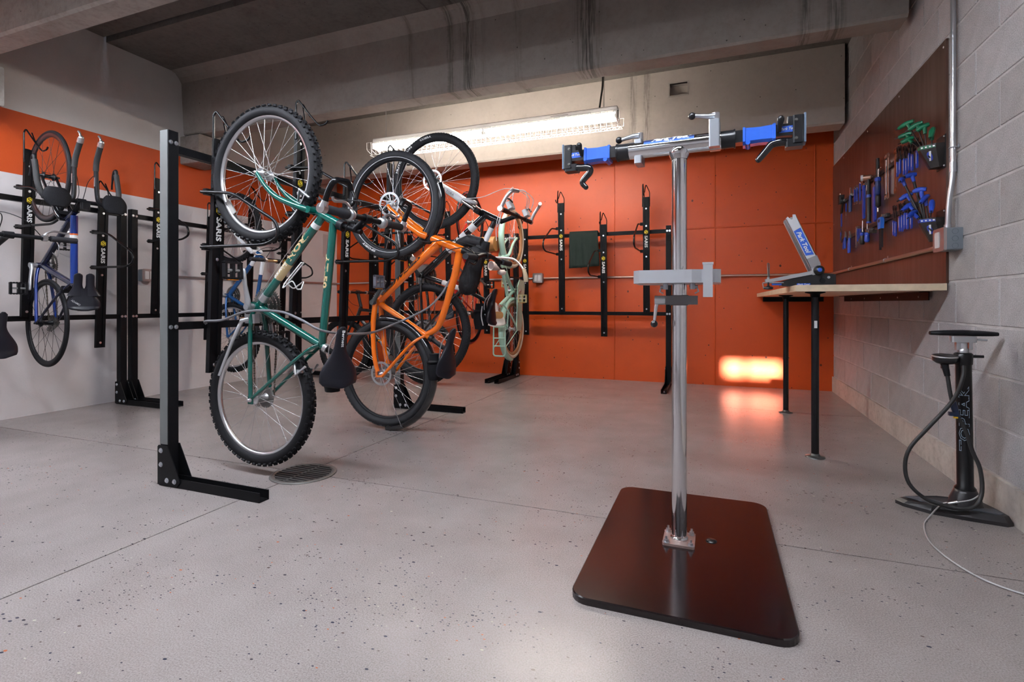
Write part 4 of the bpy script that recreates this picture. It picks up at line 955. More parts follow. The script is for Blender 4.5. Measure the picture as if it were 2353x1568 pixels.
# blue road bike with aero bars on the left wall
M_blue = mat('blue_frame_paint', (0.004, 0.030, 0.21), 0.16, 0.2, coat=0.8)
M_navy = mat('navy_frame_paint', (0.006, 0.008, 0.03), 0.2, coat=0.6)
def blue_bike():
    ph = R(-6.5)
    t = thing('road_bike', 'blue road bike with black aero bars on the white wall', 'bicycle', (-4.35, 2.22, 0), ph, group='bikes hung on the racks')
    fw, rw, bb = (-0.015, 1.745), (-0.040, 0.712), (-0.105, 1.120)
    M_rimb = mat('dark_red_rim', (0.035, 0.020, 0.020), 0.3)
    wheel(t, fw, 0.322, 0.026, rim=M_rimb, spoke=M_spoke_blk, n=20, rimh=0.026, rimw=0.02, hub=M_blkp)
    wheel(t, rw, 0.312, 0.026, rim=M_blkp, spoke=M_spoke_blk, n=24, rimh=0.022, rimw=0.02, hubw=0.06, hub=M_blkp)
    cr, ht = (0.235, 1.452), (0.375, 1.478); st, tt = (0.372, 0.968), (0.350, 0.985)
    f = MB()
    f.cyl(P2((0.262, 1.425)), P2((0.372, 1.468)), 0.018, n=14)
    f.cyl(P2(bb), P2(st), 0.0195, n=14); f.cyl(P2((0.300, 1.415)), P2(bb), 0.0195, n=14); f.cyl(P2(bb, -0.034), P2(bb, 0.034), 0.021, n=14)
    part('frame', f, M_navy, t)
    A, B = P2((0.350, 1.44)), P2(tt)
    tp = part('top_tube', MB().cyl(A, B, 0.021, n=16), M_blue, t)
    part('white_band', MB().cyl(A.lerp(B, 0.29), A.lerp(B, 0.40), 0.0215, n=16), M_wht, tp); part('orange_band', MB().cyl(A.lerp(B, 0.265), A.lerp(B, 0.288), 0.0215, n=16), mat('orange_stripe', (0.7, 0.12, 0.01), 0.4), tp)
    part('reflective_bands', MB().cyl(P2((0.27, 1.40)).lerp(P2(bb), 0.1), P2((0.27, 1.40)).lerp(P2(bb), 0.13), 0.0202, n=14), M_alu, t)
    ss = MB()
    for s in (-1, 1):
        ss.tube(smooth_path([P2((0.34, 0.985), s*0.012), P2((0.20, 0.90), s*0.035), P2(rw, s*0.058)], 4), 0.008, n=8)
    part('seat_stays', ss, M_navy, t)
    cs = MB()
    for s in (-1, 1): cs.tube(smooth_path([P2(bb, s*0.02), P2((-0.09, 1.0), s*0.042), P2(rw, s*0.058)], 4), 0.0105, n=8)
    part('chain_stays', cs, M_blue, t)
    simple_fork(t, dict(cr=(0.245, 1.425), fw=fw), M_blkgl, 0.014, 0.009, 0.042)
    stem_part(t, (0.37, 1.475), (0.445, 1.525), M_blkp)
    bar = part('base_bar', MB().cyl(P2((0.445, 1.525), -0.205), P2((0.445, 1.525), 0.205), 0.0135, n=12), M_blkp, t)
    M_tape = mat('black_bar_tape', (0.016, 0.016, 0.017), 0.7, bump=0.3, bscale=150)
    for s in (-1, 1):
        bh = part('bullhorn', MB().tube(round_poly([P2((0.445, 1.525), s*0.12), P2((0.45, 1.52), s*0.20), P2((0.44, 1.60), s*0.225), P2((0.40, 1.755), s*0.225)], 0.045, 5), 0.0165, n=12), M_tape, bar)
        part('brake_lever', MB().tube(smooth_path([P2((0.40, 1.755), s*0.225), P2((0.392, 1.785), s*0.225), P2((0.365, 1.775), s*0.225), P2((0.345, 1.70), s*0.225), P2((0.335, 1.66), s*0.228)], 4), [0.013]*5+[0.008]*6+[0.006]*6, n=8), M_blkp, bar)
        ab = part('aero_bar', MB().tube(round_poly([P2((0.50, 1.50), s*0.17), P2((0.51, 1.51), s*0.07), P2((0.505, 1.60), s*0.062), P2((0.50, 1.74), s*0.06), P2((0.515, 1.80), s*0.058), P2((0.565, 1.885), s*0.056)], 0.05, 5), 0.0135, n=12), M_blkp, bar)
        part('bar_tape', MB().tube(smooth_path([P2((0.50, 1.735), s*0.06), P2((0.515, 1.80), s*0.058), P2((0.565, 1.885), s*0.056)], 4), 0.0165, n=12), M_tape, ab)
        part('bar_end_shifter', MB().cyl(P2((0.565, 1.885), s*0.056), P2((0.578, 1.91), s*0.056), 0.018, n=14).tube(smooth_path([P2((0.578, 1.91), s*0.056), P2((0.565, 1.945), s*0.056), P2((0.545, 1.96), s*0.056)], 3), 0.007, n=6).ball(P2((0.582, 1.912), s*0.056), 0.016, 10), M_alu, ab)
        part('bar_print', MB().obox(P2((0.505, 1.66), s*0.062-0.0132), (0.012, 0.0015, 0.06)), M_alu_dull, ab)
        rings = []
        for i in range(9):
            q = i/8; a_ = math.sin(math.pi*(0.12+0.76*q)); z = 1.462+0.12*q
            rings.append([P2((0.515+0.022*math.sin(2*math.pi*j/12)+0.02*(1-q), z), s*0.158+math.cos(2*math.pi*j/12)*0.075*a_**0.5) for j in range(12)])
        part('arm_pad', loft(rings), M_fabric_blk, bar)
    part('computer', MB().obox(P2((0.50, 1.49), 0.0), (0.03, 0.05, 0.045), bev=0.006), M_blkp, bar)
    for s in (-1, 1): cable(t, [P2((0.51, 1.72), s*0.06), P2((0.47, 1.66), s*0.03), P2((0.45, 1.57), s*0.015), P2((0.37, 1.46), s*0.02)], 0.002)
    part('seat_post', MB().cyl(P2((0.35, 0.98)), P2((0.46, 0.928)), 0.0135, n=12), M_alu, t)
    sd = saddle(t, (0.560, 1.045), (0.545, 0.800), 0.165, 0.05, split=True)
    lettering('ADAMO', (0.563, -0.045, 0.855), (0, 0.8, -0.6), (0, 0.6, 0.8), 0.055, 0.012, mat('grey_print2', (0.4, 0.4, 0.4), 0.6), sd)
    turn(sd, (0.47, 0, 0.92), -0.30)
    saddle_bag(t, (0.475, 0.0, 0.865), (0.09, 0.08, 0.13))
    crankset(t, bb, -75, (0.088, 0.066), m=M_alu_dull, pm=M_blkp, refl=False)
    drivetrain(t, bb, rw, r2=0.036)
    for c in ((0.215, 1.46), (0.255, 0.945)):
        part('caliper_brake', MB().obox(P2(c), (0.04, 0.07, 0.03), (0.7, 0, -0.7), bev=0.01).tube([P2(c, -0.03), P2((c[0]-0.03, c[1]+0.005), -0.022)], 0.007, n=6).tube([P2(c, 0.03), P2((c[0]-0.03, c[1]+0.005), 0.022)], 0.007, n=6), M_blkp, t)
    part('bottle_cage', MB().tube(round_poly([P2((0.16, 1.29), -0.03), P2((0.235, 1.24), -0.036), P2((0.215, 1.16), -0.036), P2((0.10, 1.20), -0.02)], 0.02, 3), 0.003, n=6).tube(round_poly([P2((0.16, 1.29), 0.03), P2((0.235, 1.24), 0.036), P2((0.215, 1.16), 0.036), P2((0.10, 1.20), 0.02)], 0.02, 3), 0.003, n=6).tube(round_poly([P2((0.235, 1.24), -0.036), P2((0.24, 1.235), 0.0), P2((0.235, 1.24), 0.036)], 0.02, 3), 0.003, n=6), M_alu, t)
    return t
blue_bike()

def plain_mtb(name, label, loc, rz, g, frame_m, fork_m, bar, seat, r=0.335, tw=0.05, rim=None, saddle_m=None, bar_m=None, grips=None, bar_hw=0.31, crank=60, kn=True, lever=None, group='bikes hung on the racks', bag=False, rise=0.0, tire=None, susp=False):
    t = thing(name, label, 'bicycle', loc, rz, group=group)
    kr = [(-0.018, 0.0), (-0.006, 0.5), (0.006, 0.0), (0.018, 0.5)]
    kk = (60, kr, (0.015, 0.010, 0.007)) if kn else None
    wheel(t, g['fw'], r, tw, rim=rim, knobs=kk, tire=tire); wheel(t, g['rw'], r, tw, rim=rim, knobs=kk, hubw=0.062, tire=tire)
    simple_frame(t, g, frame_m)
    simple_fork(t, g, fork_m, 0.02 if susp else 0.014, 0.013 if susp else 0.009, 0.058 if susp else 0.05)
    stem_part(t, g['ht'], bar, M_blkp)
    flat_bar(t, bar, bar_hw, bar_m or M_blkp, grips or M_blkp, lever or M_alu, rise=rise)
    d = (P2(g['st'])-P2(g['bb'])).normalized(); mid = (P2(seat[0])+P2(seat[1]))/2
    part('seat_post', MB().cyl(P2(g['st'])-d*0.03, mid-d*0.05, 0.0135, n=12), M_alu, t)
    saddle(t, seat[0], seat[1], 0.165, 0.045, m=saddle_m)
    if bag: saddle_bag(t, (mid.x-0.09, 0, mid.z-0.05), (0.085, 0.08, 0.14))
    crankset(t, g['bb'], crank); drivetrain(t, g['bb'], g['rw'])
    cable(t, [P2((bar[0], bar[1]+0.015), -0.15), P2((bar[0]-0.02, bar[1]+0.12), -0.05), P2((bar[0]-0.12, bar[1]+0.10), 0.02), P2(g['ht'])], 0.0024)
    cable(t, [P2((bar[0], bar[1]+0.015), 0.15), P2((bar[0]+0.03, bar[1]+0.10), 0.05), P2((bar[0]-0.10, bar[1]+0.13), -0.03), P2(g['cr'])], 0.0024)
    return t
# blue and white bike on the left wall, seen between the green bike and the rack post
M_bluemet = mat('metallic_blue_paint', (0.01, 0.085, 0.26), 0.2, 0.3, coat=0.6)
bw = plain_mtb('mountain_bike', 'blue and white mountain bike on the white wall behind the green bike', (-4.42, 3.685, 0), 0,
    dict(fw=(0.12, 1.575), rw=(0.105, 0.525), bb=(0.045, 0.925), cr=(0.40, 1.335), ht=(0.515, 1.262), st=(0.42, 0.745), tt=(0.385, 0.765)),
    M_bluemet, mat('white_fork_paint', (0.80, 0.80, 0.82), 0.2, coat=0.5), (0.675, 1.238), ((0.60, 0.83), (0.575, 0.56)), rim=M_alu, bar_m=mat('bronze_bar', (0.50, 0.30, 0.16), 0.3, 0.8), grips=mat('grey_rubber_grip', (0.022, 0.022, 0.026), 0.7, spec=0.2), rise=-0.03, susp=True, crank=100)
for a, b_ in (((0.425, 1.32), (0.34, 1.215)), ((0.49, 1.27), (0.462, 1.12))):
    part('white_panel', MB().cyl(P2(a), P2(b_), 0.0208, n=14), mat('white_fork_paint', (0.8, 0.8, 0.82), 0.2), bw)
# black bike at the far left edge of the picture
plain_mtb('mountain_bike', 'black flat-bar bike cut by the left edge of the picture', (-4.40, 1.76, 0), R(-3),
    dict(fw=(0.02, 1.48), rw=(0.0, 0.43), bb=(-0.05, 0.84), cr=(0.30, 1.235), ht=(0.42, 1.17), st=(0.37, 0.665), tt=(0.335, 0.685)),
    M_blkgl, M_blkgl, (0.625, 1.245), ((0.585, 0.800), (0.555, 0.530)), rim=M_blkp, bar_hw=0.33, crank=80, grips=mat('grey_rubber_grip', (0.022, 0.022, 0.026), 0.7, spec=0.2))
# black bike standing on the floor in the back corner: built hung, then turned down onto its wheels
gC = dict(fw=(0.0, 0.52), rw=(0.0, -0.53), bb=(-0.03, -0.10), cr=(0.33, 0.35), ht=(0.47, 0.29), st=(0.43, -0.235), tt=(0.40, -0.22))
cb = plain_mtb('mountain_bike', 'black mountain bike standing on the floor in the back corner', (0, 0, 0), 0, gC, mat('black_frame_gloss', (0.008, 0.008, 0.010), 0.12), M_blkp, (0.63, 0.335), ((0.62, -0.16), (0.60, -0.43)), rim=M_blkp, tw=0.056, crank=30, group='bikes in the room')
# local x (bike up) -> world Z ; local z (bike forward) -> world -X
cb.matrix_world = Matrix(((0, 0, -1, -3.34), (0, 1, 0, 4.74), (1, 0, 0, 0.341), (0, 0, 0, 1)))

# ------------------------------------------------------------------ mint cruiser on the orange wall (local x points to -Y, local y to +X)
M_mint = mat('mint_frame_paint', (0.42, 0.66, 0.55), 0.28, coat=0.4)
M_cream = mat('cream_tyre', (0.72, 0.63, 0.50), 0.6); M_tan = mat('tan_leather', (0.36, 0.16, 0.045), 0.5, bump=0.1, bscale=80); M_creamg = mat('cream_grip', (0.58, 0.50, 0.36), 0.6)
def mint_bike():
    t = thing('cruiser_bike', 'mint green cruiser bike with cream tyres and rear carrier on the orange wall', 'bicycle', (-2.0, 5.54, 0), -math.pi/2, group='bikes hung on the racks')
    fw, rw, bb = (0.37, 1.545), (0.37, 0.575), (0.33, 0.985)
    M_rt = mat('tan_rim', (0.36, 0.17, 0.07), 0.45)
    for c in (fw, rw): wheel(t, c, 0.318, 0.046, tire=M_cream, rim=M_rt, rimh=0.03, rimw=0.03, hubw=0.05)
    cr, ht = (0.62, 1.335), (0.72, 1.28); st = (0.72, 0.83)
    f = MB(); f.cyl(P2(cr), P2(ht), 0.02, n=12)
    f.tube(smooth_path([P2((0.64, 1.325)), P2((0.56, 1.17)), P2((0.44, 1.05)), P2(bb)], 5), 0.019, n=12)
    f.tube(smooth_path([P2((0.69, 1.295)), P2((0.63, 1.14)), P2((0.56, 1.02)), P2((0.52, 0.93))], 5), 0.017, n=12)
    f.cyl(P2(bb), P2(st), 0.0175, n=12); f.cyl(P2(bb, -0.036), P2(bb, 0.036), 0.024, n=14)
    for s in (-1, 1):
        f.tube(smooth_path([P2((0.68, 0.845), s*0.014), P2((0.55, 0.735), s*0.045), P2(rw, s*0.062)], 4), 0.009, n=8)
        f.tube(smooth_path([P2(bb, s*0.025), P2((0.35, 0.80), s*0.05), P2(rw, s*0.062)], 4), 0.011, n=8)
    part('frame', f, M_mint, t)
    simple_fork(t, dict(cr=cr, fw=fw), M_mint, 0.016, 0.011, 0.052, 0.02)
    def fender(c, a0, a1, nm):
        n = 22; rings = []; prof = [(-0.032, -0.016), (-0.024, 0.0), (0, 0.008), (0.024, 0.0), (0.032, -0.016)]
        for i in range(n+1):
            a = R(a0+(a1-a0)*i/n); rd = Vector((math.cos(a), 0, math.sin(a)))
            rings.append([P2(c)+rd*(0.335+h)+Vector((0, y, 0)) for y, h in prof]+[P2(c)+rd*(0.332+h)+Vector((0, y*0.95, 0)) for y, h in prof[::-1]])
        part(nm, loft(rings), M_mint, t)
    fender(fw, 30, -75, 'front_fender'); fender(rw, 100, -80, 'rear_fender')
    # chain guard on the far (+y) side faces right
    cg = [(0.20, 1.05), (0.24, 1.10), (0.36, 1.10), (0.42, 1.03), (0.42, 0.96), (0.45, 0.60), (0.43, 0.56), (0.32, 0.56), (0.30, 0.62), (0.28, 0.88), (0.22, 0.95)]
    part('chain_guard', MB().prism([(a-0.02, b) for a, b in cg], (0, 0.062, 0), (1,0,0), (0,0,1), (0, 0.012, 0)), M_mint, t)
    crankset(t, bb, 150, (0.085,), m=M_alu_dull, pm=mat('cream_pedal', (0.42, 0.38, 0.20), 0.55), q=0.082)
    drivetrain(t, bb, rw, cass=False)
    # swept-back bars with cream grips
    hb = part('handlebar', MB().tube(smooth_path([P2((0.875, 1.10), -0.33), P2((0.87, 1.17), -0.31), P2((0.83, 1.275), -0.20), P2((0.815, 1.30), -0.05), P2((0.815, 1.30), 0.05), P2((0.83, 1.275), 0.20), P2((0.87, 1.17), 0.31), P2((0.875, 1.10), 0.33)], 5), 0.012, n=10), M_alu, t)
    for s in (-1, 1):
        part('grip', MB().tube(smooth_path([P2((0.875, 1.055), s*0.335), P2((0.875, 1.12), s*0.328), P2((0.87, 1.18), s*0.308)], 4), [0.019, 0.021, 0.022, 0.022, 0.021, 0.02, 0.019, 0.018, 0.017], n=12), M_creamg, hb)
    part('stem', MB().tube([P2(ht), P2((0.77, 1.25)), P2((0.815, 1.30))], 0.014, n=10), M_alu, t)
    cup = part('cup_holder', MB().lathe([(0.030, 0.0), (0.036, 0.0), (0.045, 0.095), (0.047, 0.10), (0.042, 0.10), (0.038, 0.085), (0.028, 0.008), (0.0, 0.008)], (0.90, 0.06, 1.205), (0.85, -0.4, 0.05), 20).ball((0.89, 0.09, 1.15), 0.04, 12, (1, 1.1, 0.7)), mat('white_plastic', (0.72, 0.62, 0.60), 0.45), t)
    part('front_bag', loft([[P2((0.70+0.075*math.sin(2*math.pi*j/16), 1.455+0.075*math.cos(2*math.pi*j/16)), y) for j in range(16)] for y in (-0.245, -0.235, -0.06, -0.05)]), M_tan, t)
    part('seat_post', MB().cyl(P2((0.70, 0.84)), P2((0.80, 0.785)), 0.0135, n=12), M_alu, t)
    saddle(t, (0.875, 0.86), (0.845, 0.62), 0.21, 0.06, m=mat('cream_saddle', (0.75, 0.68, 0.62), 0.45))
    part('saddle_panel', MB().prism(rrect(0.10, 0.07, 0.03), (0.8745, 0.05, 0.735), (0,1,0), (0,0,1), (0.004, 0, 0)), M_tan, t)
    # rear carrier
    rk = MB(); x1 = 0.735
    rk.tube(round_poly([(x1, -0.06, 0.70), (x1, -0.065, 0.32), (x1, 0.065, 0.32), (x1, 0.06, 0.70)], 0.03, 4), 0.008, n=8)
    for z in (0.69, 0.61, 0.50, 0.42): rk.cyl((x1, -0.062, z), (x1, 0.062, z), 0.006, n=8)
    for s in (-1, 1): rk.cyl((x1, s*0.06, 0.40), (rw[0]+0.01, s*0.066, rw[1]), 0.005, n=6)
    part('carrier', rk, M_mint, t)
    return t
mint_bike()
# ------------------------------------------------------------------ red road bike beside it
M_red = mat('red_frame_paint', (0.42, 0.012, 0.010), 0.2, coat=0.5)
def red_bike():
    t = thing('road_bike', 'red road bike with red-edged black tyres beside the mint cruiser', 'bicycle', (-2.49, 5.54, 0), -math.pi/2, group='bikes hung on the racks')
    fw, rw, bb = (0.385, 1.745), (0.385, 0.735), (0.33, 1.145)
    M_rt = mat('red_side_wall', (0.30, 0.012, 0.008), 0.5)
    for c in (fw, rw):
        wh = wheel(t, c, 0.335, 0.026, rim=M_blkp, n=24, rimh=0.028, rimw=0.02)
        part('side_wall', MB().ring([(0.318, -0.0135), (0.328, -0.0128), (0.328, 0.0128), (0.318, 0.0135)], P2(c), (0,1,0), 64), M_rt, wh)
    g = dict(bb=bb, cr=(0.62, 1.455), ht=(0.755, 1.385), st=(0.745, 0.92), rw=rw, tt=(0.73, 0.935), fw=fw)
    simple_frame(t, g, M_red, 0.015, 0.018, 0.015); simple_fork(t, g, M_red, 0.014, 0.009, 0.042)
    stem_part(t, g['ht'], (0.80, 1.455), M_alu)
    hb = part('handlebar', MB().cyl(P2((0.80, 1.455), -0.20), P2((0.80, 1.455), 0.20), 0.013, n=10), M_alu, t)
    for s in (-1, 1):
        part('drop', MB().tube(round_poly([P2((0.80, 1.455), s*0.19), P2((0.80, 1.53), s*0.205), P2((0.73, 1.545), s*0.205), P2((0.68, 1.47), s*0.205), P2((0.68, 1.39), s*0.205)], 0.05, 5), 0.0155, n=10), mat('black_bar_tape', (0.016, 0.016, 0.017), 0.7), hb)
        part('brake_hood', MB().tube(smooth_path([P2((0.79, 1.53), s*0.205), P2((0.84, 1.55), s*0.205), P2((0.86, 1.57), s*0.205), P2((0.82, 1.60), s*0.207), P2((0.74, 1.60), s*0.21)], 4), [0.016]*6+[0.012]*4+[0.007]*7, n=8), mat('white_lever', (0.82, 0.82, 0.82), 0.3), hb)
    part('seat_post', MB().cyl(P2((0.73, 0.925)), P2((0.86, 0.855)), 0.0135, n=12), M_blkp, t)
    saddle(t, (0.945, 0.94), (0.925, 0.69), 0.14, 0.04)
    crankset(t, bb, 30, (0.088, 0.066)); drivetrain(t, bb, rw, r2=0.036)
    for c in ((0.60, 1.50), (0.64, 0.89)):
        part('caliper_brake', MB().obox(P2(c), (0.05, 0.075, 0.03), (0.7, 0, -0.7), bev=0.01), M_alu, t)
    return t
red_bike()
# ================================================================== repair stand
M_pol = mat('polished_steel', (0.72, 0.71, 0.72), 0.10, 1.0)
M_pblue = mat('tool_blue', (0.016, 0.105, 0.56), 0.32, coat=0.3)
M_pblue_l = mat('label_blue', (0.03, 0.12, 0.62), 0.45)
M_silver = mat('silver_paint', (0.50, 0.51, 0.54), 0.38, 0.35)
M_zplate = mat('zinc_plated', (0.50, 0.53, 0.58), 0.32, 0.8)
M_blk_sat = mat('black_satin', (0.010, 0.010, 0.012), 0.3, spec=0.45)
def repair_stand():
    px_, py_ = -0.110, 1.905
    t = thing('repair_stand', 'chrome two-armed bike repair stand on a dark steel floor plate', 'repair stand', (px_, py_, 0))
    M_base = mat('dark_steel_plate', (0.008, 0.003, 0.0035), 0.17, 0.0, 0.6, bump=0.02, bscale=30, var=0.25, vscale=5)
    bx, by = (-0.385+0.205)/2 - px_, (1.435+2.385)/2 - py_
    pl = rrect(0.59, 0.95, 0.055, 6); in_ = rrect(0.584, 0.944, 0.053, 6)
    n = len(pl); mb = MB(); rings = [[Vector((bx+x, by+y, z)) for x, y in q] for q, z in ((pl, 0.0), (pl, 0.017), (in_, 0.020))]
    for a, b_ in ((0, 1), (1, 2)): mb.add(rings[a]+rings[b_], [(i, (i+1) % n, n+(i+1) % n, n+i) for i in range(n)])
    mb.add(rings[2], [list(range(n))]); mb.add(rings[0], [list(range(n))[::-1]])
    b = part('base_plate', mb, M_base, t)
    fl = part('flange', MB().prism(rrect(0.105, 0.115, 0.006, 2), (0, 0, 0.020), (1,0,0), (0,1,0), (0,0,0.008)), mat('zinc_flange', (0.55, 0.40, 0.36), 0.3, 0.6), t)
    for sx in (-0.04, 0.04):
        for sy in (-0.045, 0.045): part('bolt', hexbolt(MB().cyl((sx, sy, 0.028), (sx, sy, 0.048), 0.004, n=8), (sx, sy, 0.028), (0,0,1), 0.009, 0.010), M_zinc, fl)
    part('plug', MB().lathe([(0.0, 0.006), (0.010, 0.006), (0.017, 0.003), (0.019, 0.0)], (0.105, 0.035, 0.020), (0,0,1), 20), M_blk_sat, b)
    part('pole', MB().cyl((0, 0, 0.028), (0, 0, 1.385), 0.0255, n=40).lathe([(0.026, 0.0), (0.031, 0.0), (0.030, 0.006), (0.026, 0.010)], (0, 0, 0.028), (0,0,1), 30), M_pol, t)
    hd = Vector((math.cos(R(-3.4)), math.sin(R(-3.4)), 0)); nd = Vector((-hd.y, hd.x, 0)); Z = Vector((0,0,1)); zc = 1.405
    H = lambda x, y=0.0, z=0.0: hd*x + nd*y + Z*(zc+z)
    part('crossbar', MB().cyl(H(-0.172), H(0.137), 0.0305, n=40).lathe([(0.027, -0.05), (0.033, -0.035), (0.036, -0.022), (0.030, -0.010)], H(0), (0,0,1), 36), M_pol, t)
    lb = part('label', MB().add([H(x, -0.0309*math.cos(R(a)), 0.0309*math.sin(R(a))) for x in (-0.118, 0.052) for a in (18, 30, 42, 54, 66)], [(i, i+1, i+6, i+5) for i in range(4)], True), mat('label_navy', (0.015, 0.03, 0.10), 0.4), t)
    part('label_band', MB().add([H(x, -0.0311*math.cos(R(a)), 0.0311*math.sin(R(a))) for x in (-0.118, 0.052) for a in (18, 28, 36)], [(0,1,4,3),(1,2,5,4)], True), M_pblue_l, lb)
    def bend_lab(rr, a0, x0):
        return lambda x, y, q: H(x0+x, -(rr+q)*math.cos(R(a0)+y/rr), (rr+q)*math.sin(R(a0)+y/rr))
    lettering('Park Tool', (0,0,0), (1,0,0), (0,0,1), 0.135, 0.021, M_wht, lb, shear=0.35, bold=0.05, bend=bend_lab(0.0313, 52, -0.025))
    lettering('PRS-2.2', (0,0,0), (1,0,0), (0,0,1), 0.030, 0.006, M_wht, lb, bold=0.02, bend=bend_lab(0.0315, 28, -0.03))
    # upright cam clamps with crank handles
    def cam(x, z0, z1, zt, wd, hx, hz, y=-0.008):
        c = part('cam_clamp', MB().obox(H(x, y, (z0+z1)/2), (wd, 0.07, z1-z0), hd, nd, 0.004), M_zplate, t)
        part('cam_post', MB().cyl(H(x+0.002, y, z1), H(x+0.002, y, zt), wd*0.42, n=20), M_alu, c)
        hn = part('crank_handle', MB().tube([H(x, y-0.01, zt-0.012), H(x-0.02, y-0.012, zt-0.011), H(hx+0.008, y-0.014, hz)], [0.010, 0.0085, 0.006], n=10), M_zplate, c)
        part('ball_knob', MB().ball(H(hx, y-0.014, hz), 0.0125, 14), M_blk_sat, hn)
    cam(0.117, -0.028, 0.064, 0.092, 0.034, 0.045, 0.089)
    cam(-0.140, -0.050, 0.036, 0.066, 0.026, -0.212, 0.046, y=0.014)
    # swivelling clamp heads
    def head(s, sc):
        x = lambda q: s*q
        hx = part('clamp_head', MB().cyl(H(x(0.137 if s > 0 else 0.172)), H(x(0.180 if s > 0 else 0.217)), 0.0295, n=28).cyl(H(x(0.176 if s > 0 else 0.213)), H(x(0.181 if s > 0 else 0.219)), 0.032, n=28), M_blk_sat, t)
        e0 = 0.180 if s > 0 else 0.217
        part('neck', MB().obox(H(x(e0+0.014)), (0.034, 0.045, 0.040), hd, nd, 0.004), M_blk_sat, hx)
        b0 = e0+0.027; b1 = b0+0.092
        sec = [(-0.026, -0.020), (-0.022, 0.026), (0.022, 0.026), (0.026, -0.020), (0.018, -0.030), (-0.018, -0.030)]
        rings = [[H(x(q), a*k, c*k) for a, c in sec] for q, k in ((b0-0.003, 1.06), (b0+0.004, 1.06), (b0+0.006, 0.97), ((b0+b1)/2, 0.90), (b1-0.008, 0.97), (b1-0.005, 1.10), (b1+0.002, 1.10))]
        mbh = loft(rings); mbh.sm = [False]*len(mbh.sm)
        gp = part('grip', mbh, M_pblue, hx)
        part('rivet', MB().cyl(H(x(b0+0.012), -0.032, -0.026), H(x(b0+0.012), 0.032, -0.026), 0.0075, n=14), M_pblue, gp)
        j0 = b1; 
        jb = part('jaw_body', MB().obox(H(x(j0+0.030), 0.0, 0.004), (0.062, 0.040, 0.038), hd, nd, 0.004).obox(H(x(j0+0.066), 0.0, 0.002), (0.032, 0.05, 0.088), hd, nd, 0.005).obox(H(x(j0+0.05), 0.0, 0.034), (0.03, 0.04, 0.022), hd, nd, 0.004).obox(H(x(j0+0.055), 0.0, -0.040), (0.05, 0.045, 0.026), hd, nd, 0.006), M_blk_sat, hx)
        part('jaw_pad', MB().obox(H(x(j0+0.085), 0.0, 0.004), (0.006, 0.048, 0.092), hd, nd), mat('grey_jaw_pad', (0.10, 0.14, 0.20), 0.5), jb)
        la = part('label', MB().obox(H(x(j0+0.038), -0.0208, 0.005), (0.052, 0.001, 0.020), hd, nd), M_pblue_l, jb)
        lettering('Park Tool', H(x(j0+0.038), -0.0216, 0.006), hd if s < 0 else hd, (0,0,1), 0.045, 0.009, M_wht, la, shear=0.3, bold=0.02)
        for dz in (0.03, -0.028): part('bolt', hexbolt(MB(), H(x(j0+0.060), -0.025, dz), -nd, 0.0035, 0.004), M_steel, jb)
        part('ratchet_lever', MB().tube(smooth_path([H(x(j0+0.012), -0.02, 0.0), H(x(j0+0.014), -0.034, 0.018), H(x(j0+0.016), -0.040, 0.034)], 4), [0.006, 0.006, 0.006, 0.007, 0.008, 0.009, 0.010, 0.011, 0.010], n=10).ball(H(x(j0+0.016), -0.040, 0.034), 0.011, 10), M_blk_sat, jb)
        if s < 0: lv = [H(x(j0+0.05), -0.005, -0.035), H(x(j0+0.02), -0.01, -0.042), H(x(j0-0.012), -0.012, -0.045), H(x(j0-0.018), -0.012, -0.062), H(x(j0+0.002), -0.012, -0.084), H(x(j0+0.012), -0.012, -0.100), H(x(j0-0.002), -0.012, -0.118)]
        else: lv = [H(x(j0+0.05), -0.005, -0.035), H(x(j0+0.02), -0.01, -0.032), H(x(j0-0.008), -0.012, -0.036), H(x(j0-0.024), -0.012, -0.054), H(x(j0-0.042), -0.012, -0.075), H(x(j0-0.048), -0.012, -0.082)]
        pth = smooth_path(lv, 4); k = len(pth)
        part('cam_lever', MB().tube(pth, [0.0145-0.005*i/k for i in range(k)], n=10).ball(pth[-1], 0.010, 10), M_blkgl, jb)
    head(-1, 1); head(1, 1)
    # tool tray and its collar
    zt = 0.920; tr = [(-0.148, -0.085), (-0.125, -0.118), (0.045, -0.118), (0.075, -0.105), (0.118, -0.105), (0.135, -0.085), (0.135, 0.085), (0.118, 0.105), (-0.125, 0.118), (-0.148, 0.085)]
    n = len(tr); ot = [Vector((a, b_+0.02, zt)) for a, b_ in tr]; op = [v+Vector((0,0,0.044)) for v in ot]; ip = [Vector((v.x*0.965, v.y*0.965, v.z)) for v in op]; ib = [Vector((v.x, v.y, zt+0.006)) for v in ip]
    mb = MB(); mb.add(ot, [list(range(n))])
    for a, b_ in ((ot, op), (op, ip), (ip, ib)): mb.add(a+b_, [(i, (i+1) % n, n+(i+1) % n, n+i) for i in range(n)])
    mb.add(ib, [list(range(n))])
    ty = part('tool_tray', mb, M_silver, t)
    part('tray_bracket', MB().box(0.080, 0.110, -0.098, -0.089, zt-0.048, zt+0.066).box(0.078, 0.112, -0.099, -0.06, zt+0.060, zt+0.066), M_silver, ty)
    for s in (-1, 1):
        part('wing_screw', MB().cyl((s*0.040, -0.02, zt-0.012), (s*0.062, -0.02, zt-0.012), 0.006, n=10).tube([(s*0.058, -0.02, zt-0.010), (s*0.064, -0.02, zt-0.028), (s*0.052, -0.02, zt-0.034)], 0.003, n=6).cyl((s*0.045, -0.02, zt-0.02), (s*0.045, -0.02, zt+0.004), 0.009, n=12), M_zplate, ty)
    zk = 0.862
